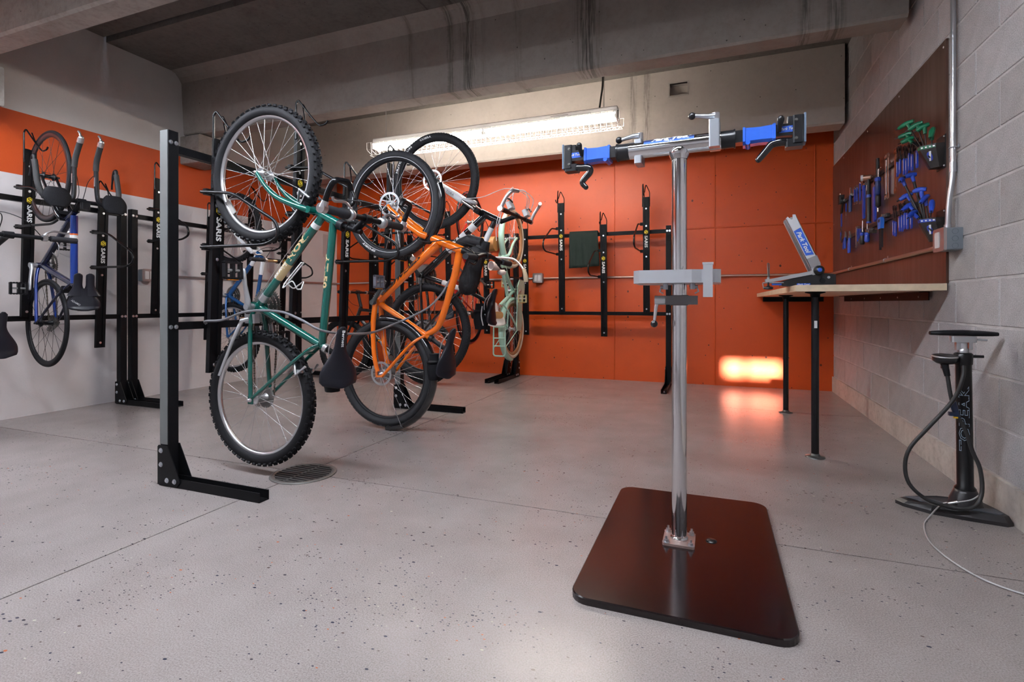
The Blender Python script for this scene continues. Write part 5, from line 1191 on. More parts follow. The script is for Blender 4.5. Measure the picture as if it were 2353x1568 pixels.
    ck = part('height_clamp', MB().cyl((0, 0, zk-0.018), (0, 0, zk+0.018), 0.031, n=28).obox((0.010, -0.045, zk), (0.104, 0.034, 0.030), bev=0), mat('grey_anodised', (0.15, 0.145, 0.15), 0.4, 0.6), t)
    part('cam_post', MB().cyl((-0.042, -0.045, zk), (-0.078, -0.045, zk), 0.0155, n=20), M_alu, ck)
    hn = part('crank_handle', MB().tube([(-0.070, -0.045, zk-0.006), (-0.074, -0.047, zk-0.022), (-0.079, -0.05, zk-0.07)], [0.0075, 0.0065, 0.005], n=10), M_alu, ck)
    part('ball_knob', MB().ball((-0.080, -0.05, zk-0.082), 0.0125, 14), M_blk_sat, hn)
    return t
repair_stand()

# ================================================================== workbench
M_maple = mat('maple_edge', (0.76, 0.61, 0.43), 0.4, var=0.10, vscale=20)
def workbench():
    x0, x1, y0, y1, z0, z1 = 0.415, XR-0.014, 3.14, YB-0.012, 0.915, 0.949
    t = thing('workbench', 'pale wooden workbench in the corner on black pipe legs', 'workbench', (0.75, 4.4, 0))
    O = Vector((0.75, 4.4, 0))
    def bx(a, b_, c, d, e, f): return MB().box(a-O.x, b_-O.x, c-O.y, d-O.y, e, f)
    part('worktop', bx(x0, x1, y0, y1, z0, z1), M_maple, t)
    for lx, ly in ((0.527, 3.275), (0.53, 4.53)):
        l = part('leg', MB().cyl((lx-O.x, ly-O.y, 0.010), (lx-O.x, ly-O.y, z0-0.006), 0.0195, n=20), mat('black_pipe', (0.012, 0.012, 0.014), 0.22, 0.4, var=0.3, vscale=15), t)
        part('floor_flange', MB().lathe([(0.0, 0.022), (0.021, 0.022), (0.023, 0.014), (0.030, 0.009), (0.048, 0.006), (0.050, 0.0)], (lx-O.x, ly-O.y, 0.0), (0,0,1), 28), mat('dull_iron', (0.10, 0.10, 0.10), 0.4, 0.7), l)
        part('top_flange', MB().lathe([(0.023, -0.03), (0.025, -0.012), (0.05, -0.006), (0.05, 0.0)], (lx-O.x, ly-O.y, z0), (0,0,1), 24), M_blk, l)
    part('sticker', bx(0.5195, 0.5345, 3.2548, 3.2556, 0.715, 0.755), mat('white_sticker', (0.75, 0.75, 0.75), 0.5), t)
    a1 = part('wall_angle', bx(x1-0.045, x1, 3.36, 5.25, z0-0.005, z0-0.0005).box(x1-0.005-O.x, x1-O.x, 3.36-O.y, 5.25-O.y, z0-0.048, z0-0.0005), M_blk, t)
    part('wall_angle', bx(0.47, 1.0, y1-0.045, y1, z0-0.005, z0-0.0005).box(0.47-O.x, 1.0-O.x, y1-0.005-O.y, y1-O.y, z0-0.048, z0-0.0005), M_blk, t)
    for y in (3.5, 3.85, 4.2, 4.6, 5.0): part('screw', hexbolt(MB(), (x1-0.005-O.x, y-O.y, z0-0.028), (-1,0,0), 0.004, 0.003), M_zinc, a1)
    return t
workbench()

# ================================================================== truing stand
def truing_stand():
    t = thing('truing_stand', 'silver and black wheel truing stand with tilted arms on the workbench', 'truing stand', (0.5, 3.42, 0.949))
    O = Vector((0.5, 3.42, 0.949))
    L = lambda x, y, z: Vector((x, y, z)) - O
    side = [(0.372, 0.001), (0.372, 0.030), (0.505, 0.070), (0.545, 0.075), (0.640, 0.064), (0.640, 0.001)]
    b = part('tilt_base', MB().prism([(p[0]-O.x, p[1]) for p in side], (0, -0.075, 0), (1,0,0), (0,0,1), (0, 0.012, 0)), M_blk_sat, t)
    part('base_side', MB().prism([(p[0]-O.x, p[1]) for p in side], (0, 0.065, 0), (1,0,0), (0,0,1), (0, 0.012, 0)), M_blk_sat, t)
    part('base_floor', MB().box(-0.128, 0.14, -0.063, 0.065, 0.001, 0.010), M_blk_sat, t)
    part('label', MB().box(-0.053, 0.015, -0.0765, -0.075, 0.003, 0.016), M_pblue_l, b)
    lettering('Park Tool', (-0.019, -0.0772, 0.010), (1,0,0), (0,0,1), 0.06, 0.009, M_wht, b, shear=0.3)
    part('adjuster', hexbolt(MB(), (0.075, -0.075, 0.030), (0,-1,0), 0.010, 0.006), M_blkp, b); part('pin', hexbolt(MB(), (0.105, -0.075, 0.048), (0,-1,0), 0.005, 0.006), M_zinc, b)
    # two leaning uprights, channel shaped
    p0 = L(0.555, 0, 1.035)+Vector((0, 3.42, 0)); p1 = L(0.418, 0, 1.352)+Vector((0, 3.42, 0)); d = (p1-p0).normalized(); w = Vector((d.z, 0, -d.x))
    M_wsil = mat('pale_zinc', (0.74, 0.75, 0.78), 0.35, 0.5)
    Lh = (p1-p0).length
    for s, y in ((-1, -0.055), (1, 0.055)):
        poly = [(-0.027, 0.0), (0.027, 0.0), (0.027, Lh), (0.014, Lh+0.006), (0.004, Lh-0.018), (-0.004, Lh-0.018), (-0.014, Lh+0.006), (-0.027, Lh)]
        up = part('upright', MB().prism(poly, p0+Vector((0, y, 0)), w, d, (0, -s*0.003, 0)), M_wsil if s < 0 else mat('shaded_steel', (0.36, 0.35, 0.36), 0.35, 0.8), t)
        for q in (-0.027, 0.0245):
            part('flange', MB().prism([(q, 0.0), (q+0.0025, 0.0), (q+0.0025, Lh*0.985), (q, Lh*0.985)], p0+Vector((0, y, 0)), w, d, (0, 0.022, 0)), M_wsil, up)
        if s < 0:
            c = p0+d*(Lh*0.52)+Vector((0, y-0.0004, 0))
            la = part('label', MB().prism([(-0.020, -0.075), (0.020, -0.085), (0.020, 0.085), (-0.020, 0.08)], c, w, d, (0, -0.0006, 0)), M_pblue_l, up)
            lettering('Park Tool', c+Vector((0, -0.0012, 0)), -d, w, 0.135, 0.024, M_wht, la, shear=0.3, bold=0.03)
            part('slider', MB().prism([(-0.024, 0.03), (0.029, 0.03), (0.031, 0.085), (-0.024, 0.085)], p0+Vector((0, y-0.0005, 0)), w, d, (0, -0.006, 0)), mat('grey_slider', (0.35, 0.34, 0.35), 0.4, 0.6), up)
    part('pivot', MB().cyl(p0+Vector((0, -0.075, 0)), p0+Vector((0, 0.075, 0)), 0.014, n=16), M_alu_dull, t)
    kn = part('hand_knob', MB().lathe([(0.0, 0.034), (0.016, 0.033), (0.026, 0.024), (0.028, 0.012), (0.024, 0.0), (0.010, -0.004)], p0+Vector((-0.002, -0.078, 0)), (0.1, -1, 0.1), 24), M_blk_sat, t)
    part('knob_badge', MB().lathe([(0.0, 0.0348), (0.011, 0.0342), (0.012, 0.0332)], p0+Vector((-0.002, -0.078, 0)), (0.1, -1, 0.1), 18), M_pblue_l, kn)
    # caliper arm with its knob and feelers
    a0 = L(0.530, 3.36, 1.026); a1 = L(0.300, 3.36, 0.980); ad = (a1-a0).normalized()
    ar = part('caliper_arm', MB().obox((a0+a1)/2, ((a1-a0).length, 0.045, 0.020), ad, (0,1,0)).cyl(a0+Vector((0, -0.025, 0)), a0+Vector((0, 0.025, 0)), 0.015, n=16), M_alu_dull, t)
    part('feeler', MB().tube([a1+V(0.0, -0.014, 0.012), a1+V(-0.004, -0.014, 0.10), a1+V(0.0, -0.004, 0.106), a1+V(0.006, -0.004, 0.10), a1+V(0.006, -0.004, 0.012)], 0.003, n=6), M_steel, ar)
    part('feeler_block', MB().obox(a1+V(-0.004, -0.008, 0.002), (0.022, 0.05, 0.018)).cyl(a1+V(0.0, -0.02, -0.004), a1+V(0.0, -0.02, 0.022), 0.008, n=12), M_alu_dull, ar)
    part('cross_rod', MB().cyl(a1+V(-0.03, -0.02, -0.010), a1+V(0.08, -0.02, -0.010), 0.0035, n=8).cyl(a1+V(-0.03, -0.02, -0.012), a1+V(-0.024, -0.02, -0.045), 0.003, n=6), M_alu, ar)
    part('thumb_knob', MB().lathe([(0.006, 0.012), (0.010, 0.006), (0.022, 0.003), (0.027, -0.004), (0.024, -0.011), (0.0, -0.014)], a1+V(0.0, -0.02, -0.036), (0,0,1), 22).cyl(a1+V(0, -0.02, -0.03), a1+V(0, -0.02, 0.0), 0.005, n=10), M_blk_sat, ar)
    part('slide_block', MB().obox(a1+V(0.045, 0.0, -0.016), (0.05, 0.03, 0.016)), M_pblue, ar)
    return t
truing_stand()

# ================================================================== floor pump
def floor_pump():
    X0, Y0 = 0.960, 2.635
    t = thing('floor_pump', 'black floor pump with looping hose standing against the block wall', 'bike pump', (X0, Y0, 0))
    tilt = Vector((-0.012, 0, 1)).normalized()
    B = lambda z: Vector((0, 0, 0)) + tilt*z
    part('barrel', MB().lathe([(0.0, 0.075), (0.034, 0.075), (0.036, 0.10), (0.0275, 0.11), (0.0265, 0.60), (0.030, 0.605), (0.031, 0.645), (0.026, 0.65), (0.0, 0.65)], (0,0,0), tilt, 28), mat('black_anodised', (0.008, 0.008, 0.009), 0.28, 0.3), t)
    # foot: swept wing shape
    wing = [(-0.235, 0.015), (-0.215, -0.02), (-0.14, -0.075), (-0.02, -0.105), (0.085, -0.12), (0.108, -0.105), (0.098, -0.03), (0.075, 0.06), (0.03, 0.085), (-0.08, 0.078), (-0.20, 0.05)]
    mb = MB(); lo = [Vector((x, y, 0.0)) for x, y in wing]; mi = [Vector((x, y, 0.014)) for x, y in wing]; tp = [Vector((x*0.93, y*0.86, 0.026 if abs(x) > 0.15 else 0.034)) for x, y in wing]; n = len(wing)
    for a, b_ in ((lo, mi), (mi, tp)): mb.add(a+b_, [(i, (i+1) % n, n+(i+1) % n, n+i) for i in range(n)])
    mb.add(tp, [list(range(n))]); mb.add(lo, [list(range(n))[::-1]])
    ft = part('foot', mb, mat('pump_foot', (0.020, 0.018, 0.020), 0.35), t)
    part('tread_pad', MB().prism([(-0.01, -0.075), (0.075, -0.092), (0.088, -0.082), (0.078, -0.03), (0.02, -0.045)], (0, 0, 0.0335), (1,0,0), (0,1,0), (0, 0, 0.003)), mat('grey_tread', (0.08, 0.09, 0.11), 0.4, bump=0.5, bscale=120), ft)
    part('tread_pad', MB().prism([(-0.20, 0.012), (-0.14, -0.035), (-0.09, -0.052), (-0.07, -0.02), (-0.12, 0.03), (-0.18, 0.03)], (0, 0, 0.030), (1,0,0), (0,1,0), (0, 0, 0.003)), mat('grey_tread', (0.08, 0.09, 0.11), 0.4), ft)
    part('collar', MB().lathe([(0.058, 0.03), (0.052, 0.055), (0.040, 0.085), (0.036, 0.095), (0.0, 0.095)], (0,0,0), tilt, 24), mat('pump_foot', (0.02, 0.018, 0.02), 0.35), t)
    # gauge on the head
    g = part('gauge', MB().lathe([(0.0, -0.022), (0.030, -0.022), (0.042, -0.012), (0.043, 0.006), (0.040, 0.010), (0.0, 0.010)], (-0.072, -0.012, 0.628), (0, -0.1, 1), 28).obox((-0.03, -0.005, 0.622), (0.05, 0.03, 0.028)), M_blk_sat, t)
    part('gauge_ring', MB().ring([(0.041, 0.004), (0.044, 0.004), (0.044, 0.009), (0.041, 0.011)], (-0.072, -0.012, 0.628), (0, -0.1, 1), 32), M_alu, g)
    part('side_peg', MB().cyl((0.02, 0, 0.636), (0.058, 0, 0.636), 0.006, n=10), M_blk_sat, t)
    part('hose_socket', MB().cyl((-0.078, -0.02, 0.61), (-0.070, -0.03, 0.555), 0.014, 0.010, n=14).cyl((-0.088, -0.02, 0.59), (-0.078, -0.02, 0.59), 0.006, n=8), M_blkp, t)
    part('piston_rod', MB().cyl(B(0.65), B(0.69), 0.014, n=18).lathe([(0.018, 0.0), (0.019, 0.012), (0.014, 0.018)], B(0.65), tilt, 18), M_alu, t)
    part('handle_bracket', MB().obox(B(0.705), (0.085, 0.030, 0.024), bev=0.008).cyl(B(0.705)+V(0.03, 0, 0), B(0.705)+V(0.075, -0.01, -0.002), 0.004, n=8).obox(B(0.68)+V(-0.018, 0, 0), (0.014, 0.02, 0.04)).obox(B(0.68)+V(0.022, 0, 0), (0.012, 0.02, 0.03)), M_alu_dull, t)
    hr = []
    for i in range(15):
        s = -1+2*i/14; hh = 0.012*(1-0.35*abs(s)**3); ww = 0.021*(1-0.45*abs(s)**4)
        c = B(0.728)+Vector((s*0.108, -0.01*s, 0.003*(1-abs(s))))
        hr.append([c+Vector((0, math.cos(2*math.pi*j/12)*ww, math.sin(2*math.pi*j/12)*hh)) for j in range(12)])
    part('handle', loft(hr), M_blkp, t)
    hose = [(-0.023, -0.045, 0.600), (-0.033, -0.065, 0.554), (-0.067, -0.075, 0.465), (-0.153, -0.078, 0.345), (-0.211, -0.078, 0.26), (-0.227, -0.078, 0.187), (-0.214, -0.08, 0.117), (-0.167, -0.09, 0.068), (-0.110, -0.10, 0.050), (-0.053, -0.105, 0.046), (-0.005, -0.10, 0.062), (0.022, -0.08, 0.113), (0.022, -0.065, 0.198), (0.000, -0.06, 0.264), (-0.023, -0.06, 0.348), (-0.053, -0.055, 0.414), (-0.065, -0.045, 0.482), (-0.070, -0.03, 0.556)]
    part('hose', MB().tube(smooth_path(hose, 5), 0.0075, n=10), mat('black_rubber', (0.014, 0.014, 0.015), 0.4), t)
    c = Vector((-0.056, -0.054, 0.425)); 
    ch = part('pump_chuck', MB().cyl(c+V(-0.006, 0, 0.03), c+V(0.010, 0, -0.03), 0.013, 0.010, n=14).obox(c+V(-0.002, 0, -0.018), (0.034, 0.022, 0.014), bev=0.004), mat('dark_blue_plastic', (0.012, 0.025, 0.07), 0.35), t)
    part('chuck_tab', MB().obox(c+V(0.0, -0.011, -0.030), (0.014, 0.008, 0.006)), mat('yellow_plastic', (0.7, 0.45, 0.02), 0.4), ch)
    # outlined letters up the barrel
    def bend(x, y, q):
        r_ = 0.0272; a = y/r_ + R(-20); return B(0.385+x) + Vector((math.sin(a)*(r_+q), -math.cos(a)*(r_+q), 0))
    me = lettering('TOPEAK', (0,0,0), (0,0,1), (-1,0,0), 0.265, 0.036, mat('pale_blue_print', (0.42, 0.55, 0.70), 0.4), t, outline=0.02, bold=0.02, bend=lambda x, y, q: bend(x, -y, 0.0004+max(q, 0)*0.3))
    return t
floor_pump()
lk = part('tether_cable', MB().tube(smooth_path([(0.99, 2.60, 0.085), (0.95, 2.56, 0.075), (0.90, 2.555, 0.06), (0.86, 2.565, 0.045), (0.80, 2.51, 0.006), (0.748, 2.40, 0.005), (0.717, 2.24, 0.005), (0.735, 2.09, 0.005), (0.79, 1.98, 0.005), (0.90, 1.92, 0.005), (1.05, 1.90, 0.005)], 6), 0.0028, n=6), mat('clear_coated_wire', (0.55, 0.54, 0.55), 0.35, 0.2))
tag(lk, 'thin clear-coated wire trailing across the floor from the pump', 'cable')
part('ferrule', MB().cyl((0.905, 2.555, 0.062), (0.875, 2.56, 0.050), 0.006, n=10), M_alu, lk)
# ================================================================== steel sheet, conduit, boxes
def sheet_mat():
    m, nt, b = nodes_mat('bronze_steel_sheet')
    P = N(nt, 'ShaderNodeTexCoord').outputs['Object']
    big = noise(nt, mapping(nt, P, (1, 1.2, 0.7)), 1.7, 4, 0.6); st = noise(nt, mapping(nt, P, (1, 12, 1.0)), 2.0, 3)
    col = ramp(nt, big, [(0.3, (0.10, 0.050, 0.038)), (0.5, (0.17, 0.085, 0.062)), (0.7, (0.25, 0.15, 0.125))]).outputs['Color']
    col = mixc(nt, 0.25, col, ramp(nt, st, [(0.35, (0.09, 0.055, 0.045)), (0.65, (0.30, 0.22, 0.20))]).outputs['Color'])
    nt.links.new(col, b.inputs['Base Color']); b.inputs['Metallic'].default_value = 0.7; b.inputs['Roughness'].default_value = 0.3
    return m
XS = XR - 0.011
sh = part('steel_sheet', MB().box(XS, XR-0.0005, 3.16, 5.74, 0.951, 2.160), sheet_mat())
tag(sh, 'dark bronze steel sheet on the block wall carrying the tools', 'panel')
for y, z in ((3.19, 2.13), (3.85, 2.13), (4.55, 2.13), (5.3, 2.13), (3.19, 1.60), (5.70, 1.6)):
    part('screw', MB().lathe([(0.0, 0.003), (0.005, 0.002), (0.006, 0.0)], (XS, y, z), (-1,0,0), 10), M_zinc, sh)
M_emt = mat('galvanised_conduit', (0.62, 0.63, 0.66), 0.28, 0.9)
M_box = mat('steel_box', (0.26, 0.30, 0.34), 0.45, 0.5); M_cover = mat('box_cover', (0.55, 0.50, 0.50), 0.3, 0.85)
def strap(mb, c, along, out, r):
    c = Vector(c); along = Vector(along); out = Vector(out); sd = along.cross(out)
    mb.obox(c+out*(-r+0.001)+sd*(r+0.008), (0.016, 0.018, 0.002), along, sd); mb.tube([c+sd*r-out*r*0.9, c+sd*(r+0.001)+out*r*0.2, c+sd*r*0.6+out*(r+0.001), c+out*(r+0.0015), c-sd*r*0.6+out*(r+0.001), c-sd*(r+0.001)], 0.0025, n=6)
    return mb
# vertical run down the block wall with an offset bend into the box
cv = part('conduit', MB().tube(round_poly([(XR-0.016, 3.06, ZC-0.02), (XR-0.016, 3.065, 1.46), (XR-0.030, 3.075, 1.33), (XR-0.032, 3.08, 1.208)], 0.06, 6), 0.0112, n=16), M_emt)
tag(cv, 'bright vertical conduit running down the block wall to the outlet box', 'conduit')
part('strap', strap(MB(), (XR-0.016, 3.063, 1.595), (0,0,1), (-1,0,0), 0.014), M_zinc, cv)
part('coupling', MB().cyl((XR-0.016, 3.065, 1.478), (XR-0.017, 3.066, 1.525), 0.0138, n=16), M_zinc, cv)
part('connector', MB().cyl((XR-0.032, 3.08, 1.210), (XR-0.032, 3.08, 1.230), 0.0145, n=16).cyl((XR-0.032, 3.097, 1.24), (XR-0.032, 3.105, 1.24), 0.004, n=8), M_zinc, cv)
bx = thing('outlet_box', 'deep grey steel outlet box with cover plate beside the steel sheet', 'outlet', (XR, 3.065, 1.155))
part('box_body', MB().prism(rrect(0.125, 0.105, 0.006, 2), (-0.0005, 0.0, 0.0), (0,1,0), (0,0,1), (-0.062, 0, 0)), M_box, bx)
cvp = part('cover_plate', MB().prism(rrect(0.13, 0.110, 0.012, 3), (-0.062, 0.0, 0.0), (0,1,0), (0,0,1), (-0.012, 0, 0)), M_cover, bx)
part('receptacle', MB().prism(rrect(0.05, 0.075, 0.004, 2), (-0.074, 0.010, 0.0), (0,1,0), (0,0,1), (-0.003, 0, 0)), mat('white_receptacle', (0.75, 0.72, 0.72), 0.4), cvp)
for z in (0.034, 0.0, -0.034): part('knockout', MB().ring([(0.0115, 0.0), (0.0125, 0.0), (0.0125, 0.0008), (0.0115, 0.0008)], (-0.030, -0.0628, z), (0,-1,0), 24), mat('knockout_edge', (0.14, 0.17, 0.2), 0.4, 0.5), bx)
# long horizontal runs
hr = part('conduit', MB().tube(round_poly([(XR-0.032, 3.133, 1.130), (XR-0.030, YB-0.03, 1.132), (-1.838, YB-0.016, 1.142)], 0.04, 5), 0.0115, n=14), mat('copper_tinted_conduit', (0.50, 0.34, 0.28), 0.32, 0.8))
tag(hr, 'horizontal conduit from the outlet box round the corner onto the orange wall', 'conduit')
for y in (4.04, 4.99): part('strap', strap(MB(), (XR-0.031, y, 1.131), (0,1,0), (-1,0,0), 0.012), M_zinc, hr)
hl = part('conduit', MB().tube(round_poly([(-1.962, YB-0.016, 1.142), (XL+0.016, YB-0.016, 1.12), (XL+0.016, 3.25, 1.105)], 0.04, 5), 0.0105, n=12), M_emt)
tag(hl, 'thin conduit along the white wall from the left outlet to the back corner', 'conduit')
for nm, loc, ax in (('outlet on the orange wall between two bike racks', (-1.90, YB, 1.145), 0), ('outlet on the white wall beside the near rack post', (XL, 3.19, 1.105), 1)):
    b_ = thing('outlet_box', 'small square metal '+nm, 'outlet', loc, 0 if ax == 0 else math.pi/2)
    part('box_body', MB().prism(rrect(0.11, 0.105, 0.006, 2), (0, 0, 0), (1,0,0), (0,0,1), (0, -0.055, 0)), M_box, b_)
    cp = part('cover_plate', MB().prism(rrect(0.118, 0.112, 0.01, 2), (0, -0.055, 0), (1,0,0), (0,0,1), (0, -0.010, 0)), M_cover, b_)
    for dx in (-0.022, 0.022): part('receptacle', MB().prism(rrect(0.034, 0.07, 0.004, 2), (dx, -0.065, 0), (1,0,0), (0,0,1), (0, -0.004, 0)), mat('white_receptacle', (0.75, 0.72, 0.72), 0.4), cp)
# faint service plate on the white wall close to the corner
pl_ = part('wall_plate', MB().prism(rrect(0.10, 0.30, 0.004, 2), (XL, 5.55, 1.62), (0,1,0), (0,0,1), (0.006, 0, 0)), mat('painted_plate', (0.62, 0.56, 0.55), 0.5)); tag(pl_, 'small painted cover plate on the white wall near the back corner', 'wall plate')

# ================================================================== floor drain
dr = thing('floor_drain', 'round slotted metal floor drain where the saw cuts cross', 'drain', (-1.905, 2.035, 0.0005))
M_dr = mat('cast_drain', (0.10, 0.095, 0.095), 0.45, 0.6)
part('drain_rim', MB().ring([(0.150, 0.0), (0.158, 0.0), (0.155, 0.004), (0.132, 0.004), (0.132, 0.001), (0.140, 0.001)], (0,0,0), (0,0,1), 48), mat('worn_drain_rim', (0.20, 0.19, 0.18), 0.4, 0.6), dr)
part('drain_pit', MB().lathe([(0.0, 0.0003), (0.14, 0.0003), (0.14, 0.0), (0.0, 0.0)], (0,0,0), (0,0,1), 40), mat('drain_dark', (0.012, 0.011, 0.011), 0.9), dr)
for i in range(11):
    y = -0.119+0.0238*i; hw = math.sqrt(max(0.0, 0.134**2-y*y))
    part('drain_bar', MB().box(-hw, hw, y-0.0055, y+0.0055, 0.0004, 0.0045), M_dr, dr)
part('drain_cross_bar', MB().box(-0.006, 0.006, -0.133, 0.133, 0.0006, 0.0048), M_dr, dr)

# ================================================================== hand tools on the sheet
XT = XS - 0.004
TG = 'hand tools on the steel sheet'
M_tblue = mat('tool_blue_dip', (0.02, 0.07, 0.48), 0.35, coat=0.2); M_tblk = mat('tool_black', (0.012, 0.011, 0.012), 0.45); M_tsil = mat('tool_chrome', (0.66, 0.62, 0.60), 0.22, 0.9)
M_tgrn = mat('tool_green', (0.0, 0.15, 0.065), 0.38, coat=0.2); M_tcop = mat('tool_steel_warm', (0.60, 0.42, 0.34), 0.28, 0.85)
for z, y0, y1, lab in ((1.735, 3.50, 5.30, 'upper black magnetic tool strip on the steel sheet'), (1.405, 3.52, 5.30, 'lower black magnetic tool strip on the steel sheet')):
    s_ = part('tool_strip', MB().box(XS-0.014, XS-0.0002, y0, y1, z-0.013, z+0.013), M_tblk); tag(s_, lab, 'tool strip')
XF = XS - 0.015      # face of the strips
def T(name, label, y, z, cat='tool'): return thing(name, label, cat, (XF, y, z), group=TG)
# tool shapes in local coordinates: x towards the room is negative, y along the wall, z up; origin at the top of the tool
def wr_head(mb, y, z, r, up, x=-0.004, th=0.005):
    """open jaw pointing up (+1) or down (-1)"""
    pts = []
    for a in range(-60, 241, 30):
        pts.append((y+r*math.cos(R(a)), z-up*r*0.2+up*(-1)*r*math.sin(R(a))*-1))
    pl = [(y+r*math.cos(R(a)), z+up*(r*math.sin(R(a)))) for a in (55, 25, 0, -35, -70, -110, -145, 180, 155, 125)]
    pl = [pl[0], pl[1], pl[2], pl[3], pl[4], pl[5], pl[6], pl[7], pl[8], pl[9], (y-r*0.38, z+up*r*0.1), (y+r*0.38, z+up*r*0.1)]
    mb.prism(pl, (x, 0, 0), (0,1,0), (0,0,1), (th, 0, 0)); return mb
def cone_wrench(label, y, zt, zm, zb):
    t = T('cone_wrench', label, y, zt)
    hd = MB().box(-0.005, -0.001, -0.008, 0.008, zm-zt-0.004, -0.02); wr_head(hd, 0, -0.022, 0.0185, 1, -0.005, 0.004); part('steel_head', hd, M_tblk, t)
    part('handle', MB().prism(rrect(0.021, zm-zb, 0.010, 3), (-0.0075, 0, (zm+zb)/2-zt), (0,1,0), (0,0,1), (0.0075, 0, 0)), M_tblue, t)
    part('size_print', MB().box(-0.0082, -0.0076, -0.004, 0.004, zb-zt+0.025, zm-zt-0.012), mat('white_print_dim', (0.5, 0.5, 0.62), 0.5), t)
ordn = ['first', 'second', 'third', 'fourth', 'fifth', 'sixth', 'seventh']
for i, (y, a, b_, c) in enumerate(((3.815, 1.818, 1.719, 1.626), (3.768, 1.810, 1.723, 1.634), (3.699, 1.790, 1.710, 1.612), (3.655, 1.778, 1.699, 1.605), (3.612, 1.785, 1.718, 1.617), (3.563, 1.775, 1.699, 1.603), (3.489, 1.775, 1.699, 1.602))):
    cone_wrench('blue-handled cone wrench in the upper row, %s from the left' % ordn[i], y, a, b_, c)
for i, (y, a, b_, c) in enumerate(((3.889, 1.471, 1.370, 1.275), (3.848, 1.464, 1.359, 1.264), (3.776, 1.464, 1.380, 1.285), (3.729, 1.455, 1.380, 1.279), (3.684, 1.465, 1.386, 1.288), (3.640, 1.460, 1.379, 1.282), (3.576, 1.445, 1.350, 1.276))):
    cone_wrench('blue-handled cone wrench in the lower row, %s from the left' % ordn[i], y, a, b_, c)
def flat_wrench(name, label, y, zt, zb, m, r=0.016, w=0.012, dip=None):
    L = zt-zb; t = T(name, label, y, zt)
    mb = MB().box(-0.006, -0.001, -w/2, w/2, -L+r*1.4, -r*1.4); wr_head(mb, 0, -r, r, 1, -0.006, 0.005); wr_head(mb, 0, -L+r, r, -1, -0.006, 0.005)
    part('steel_body', mb, m, t)
    if dip: part('handle', MB().prism(rrect(w*1.5, L-r*4.4, w*0.7, 3), (-0.009, 0, -L/2), (0,1,0), (0,0,1), (0.009, 0, 0)), dip, t)
flat_wrench('headset_wrench', 'long bare steel wrench left of the pair on the upper strip', 4.047, 1.827, 1.528, M_tsil, 0.02, 0.016)
flat_wrench('headset_wrench', 'long bare steel wrench right of the pair on the upper strip', 4.002, 1.829, 1.525, M_tcop, 0.02, 0.016)
flat_wrench('headset_wrench', 'copper-toned flat wrench with hooked end beside the upper cone wrenches', 3.856, 1.816, 1.530, mat('copper_wrench', (0.46, 0.15, 0.075), 0.35, 0.7), 0.022, 0.018)
for i, (y, a, b_) in enumerate(((4.839, 1.786, 1.633), (4.772, 1.785, 1.628), (4.682, 1.799, 1.612))):
    flat_wrench('box_wrench', 'slim blue-dipped wrench on the upper strip, %s from the corner' % ordn[i], y, a, b_, M_tsil, 0.011, 0.012, M_tblue)
for i, (y, a, b_) in enumerate(((4.799, 1.464, 1.289), (4.746, 1.457, 1.311), (4.708, 1.451, 1.327), (4.670, 1.446, 1.343))):
    flat_wrench('combination_wrench', 'small combination wrench with blue sleeve on the lower strip, %s longest of four' % ordn[i], y, a, b_, M_tsil, 0.010, 0.010, M_tblue if i else None)
def pliers(name, label, y, zt, zb, lean=0.0, m=M_tblue, spread=0.022, grip=None):
    L = zt-zb; t = T(name, label, y, zt)
    part('jaws', MB().prism([(-0.006, 0.0), (0.006, 0.0), (0.014, -L*0.22), (0.012, -L*0.36), (-0.012, -L*0.36), (-0.014, -L*0.22)], (-0.010, 0, 0), (0,1,0), (0,0,1), (0.010, 0, 0)).cyl((-0.013, 0, -L*0.28), (0, 0, -L*0.28), 0.010, n=12), M_tsil, t)
    for s in (-1, 1):
        part('handle', MB().tube(smooth_path([(-0.006, s*0.006+lean*L*0.3, -L*0.32), (-0.008, s*spread*0.8+lean*L*0.6, -L*0.62), (-0.008, s*spread+lean*L, -L)], 4), [0.008, 0.009, 0.0095, 0.010, 0.010, 0.010, 0.0095, 0.009, 0.008], n=8, flat=0.8), m, t)
pliers('cable_cutter', 'black and blue cable cutter slanting out near the orange wall', 5.205, 1.780, 1.640, 0.55, M_tblk, 0.014)
pliers('pliers', 'upright black and blue gripped pliers on the upper strip', 4.965, 1.800, 1.602, 0.0, mat('black_blue_grip', (0.010, 0.03, 0.14), 0.4), 0.016)
pliers('pliers', 'spread blue-handled pliers lowest near the orange wall', 5.150, 1.463, 1.318, 0.15, M_tblue, 0.03)
pliers('pliers', 'thick blue-handled pliers beside the spread pliers', 5.000, 1.450, 1.268, 0.0, M_tblue, 0.018)
# chain tool, chain whip, spoke ruler
t = T('chain_tool', 'black clamp-like tool closest to the orange wall', 5.223, 1.80)
part('body', MB().obox((-0.02, 0, -0.05), (0.04, 0.06, 0.075), bev=0.008).cyl((-0.02, -0.045, -0.045), (-0.02, 0.045, -0.045), 0.012, n=12), M_tblk, t); part('tommy_bar', MB().cyl((-0.02, 0.04, -0.09), (-0.02, 0.04, 0.01), 0.004, n=8), M_tsil, t)
t = T('chain_whip', 'thin blue-handled chain whip hanging along the orange wall edge', 5.30, 1.69)
part('handle', MB().prism(rrect(0.022, 0.16, 0.01, 3), (-0.008, 0, -0.085), (0,1,0), (0,0,1), (0.008, 0, 0)), M_tblue, t)
ch = MB()
for i in range(22): ch.obox((-0.006, 0.014*math.sin(i*0.5)-0.012, -0.168-0.0065*i), (0.006, 0.009, 0.0075))
part('chain', ch, M_tblk, t, kind='stuff'); part('grip', MB().prism(rrect(0.018, 0.075, 0.008, 3), (-0.008, 0.02, -0.245), (0,1,0), (0,0,1), (0.008, 0, 0)), M_tblue, t)
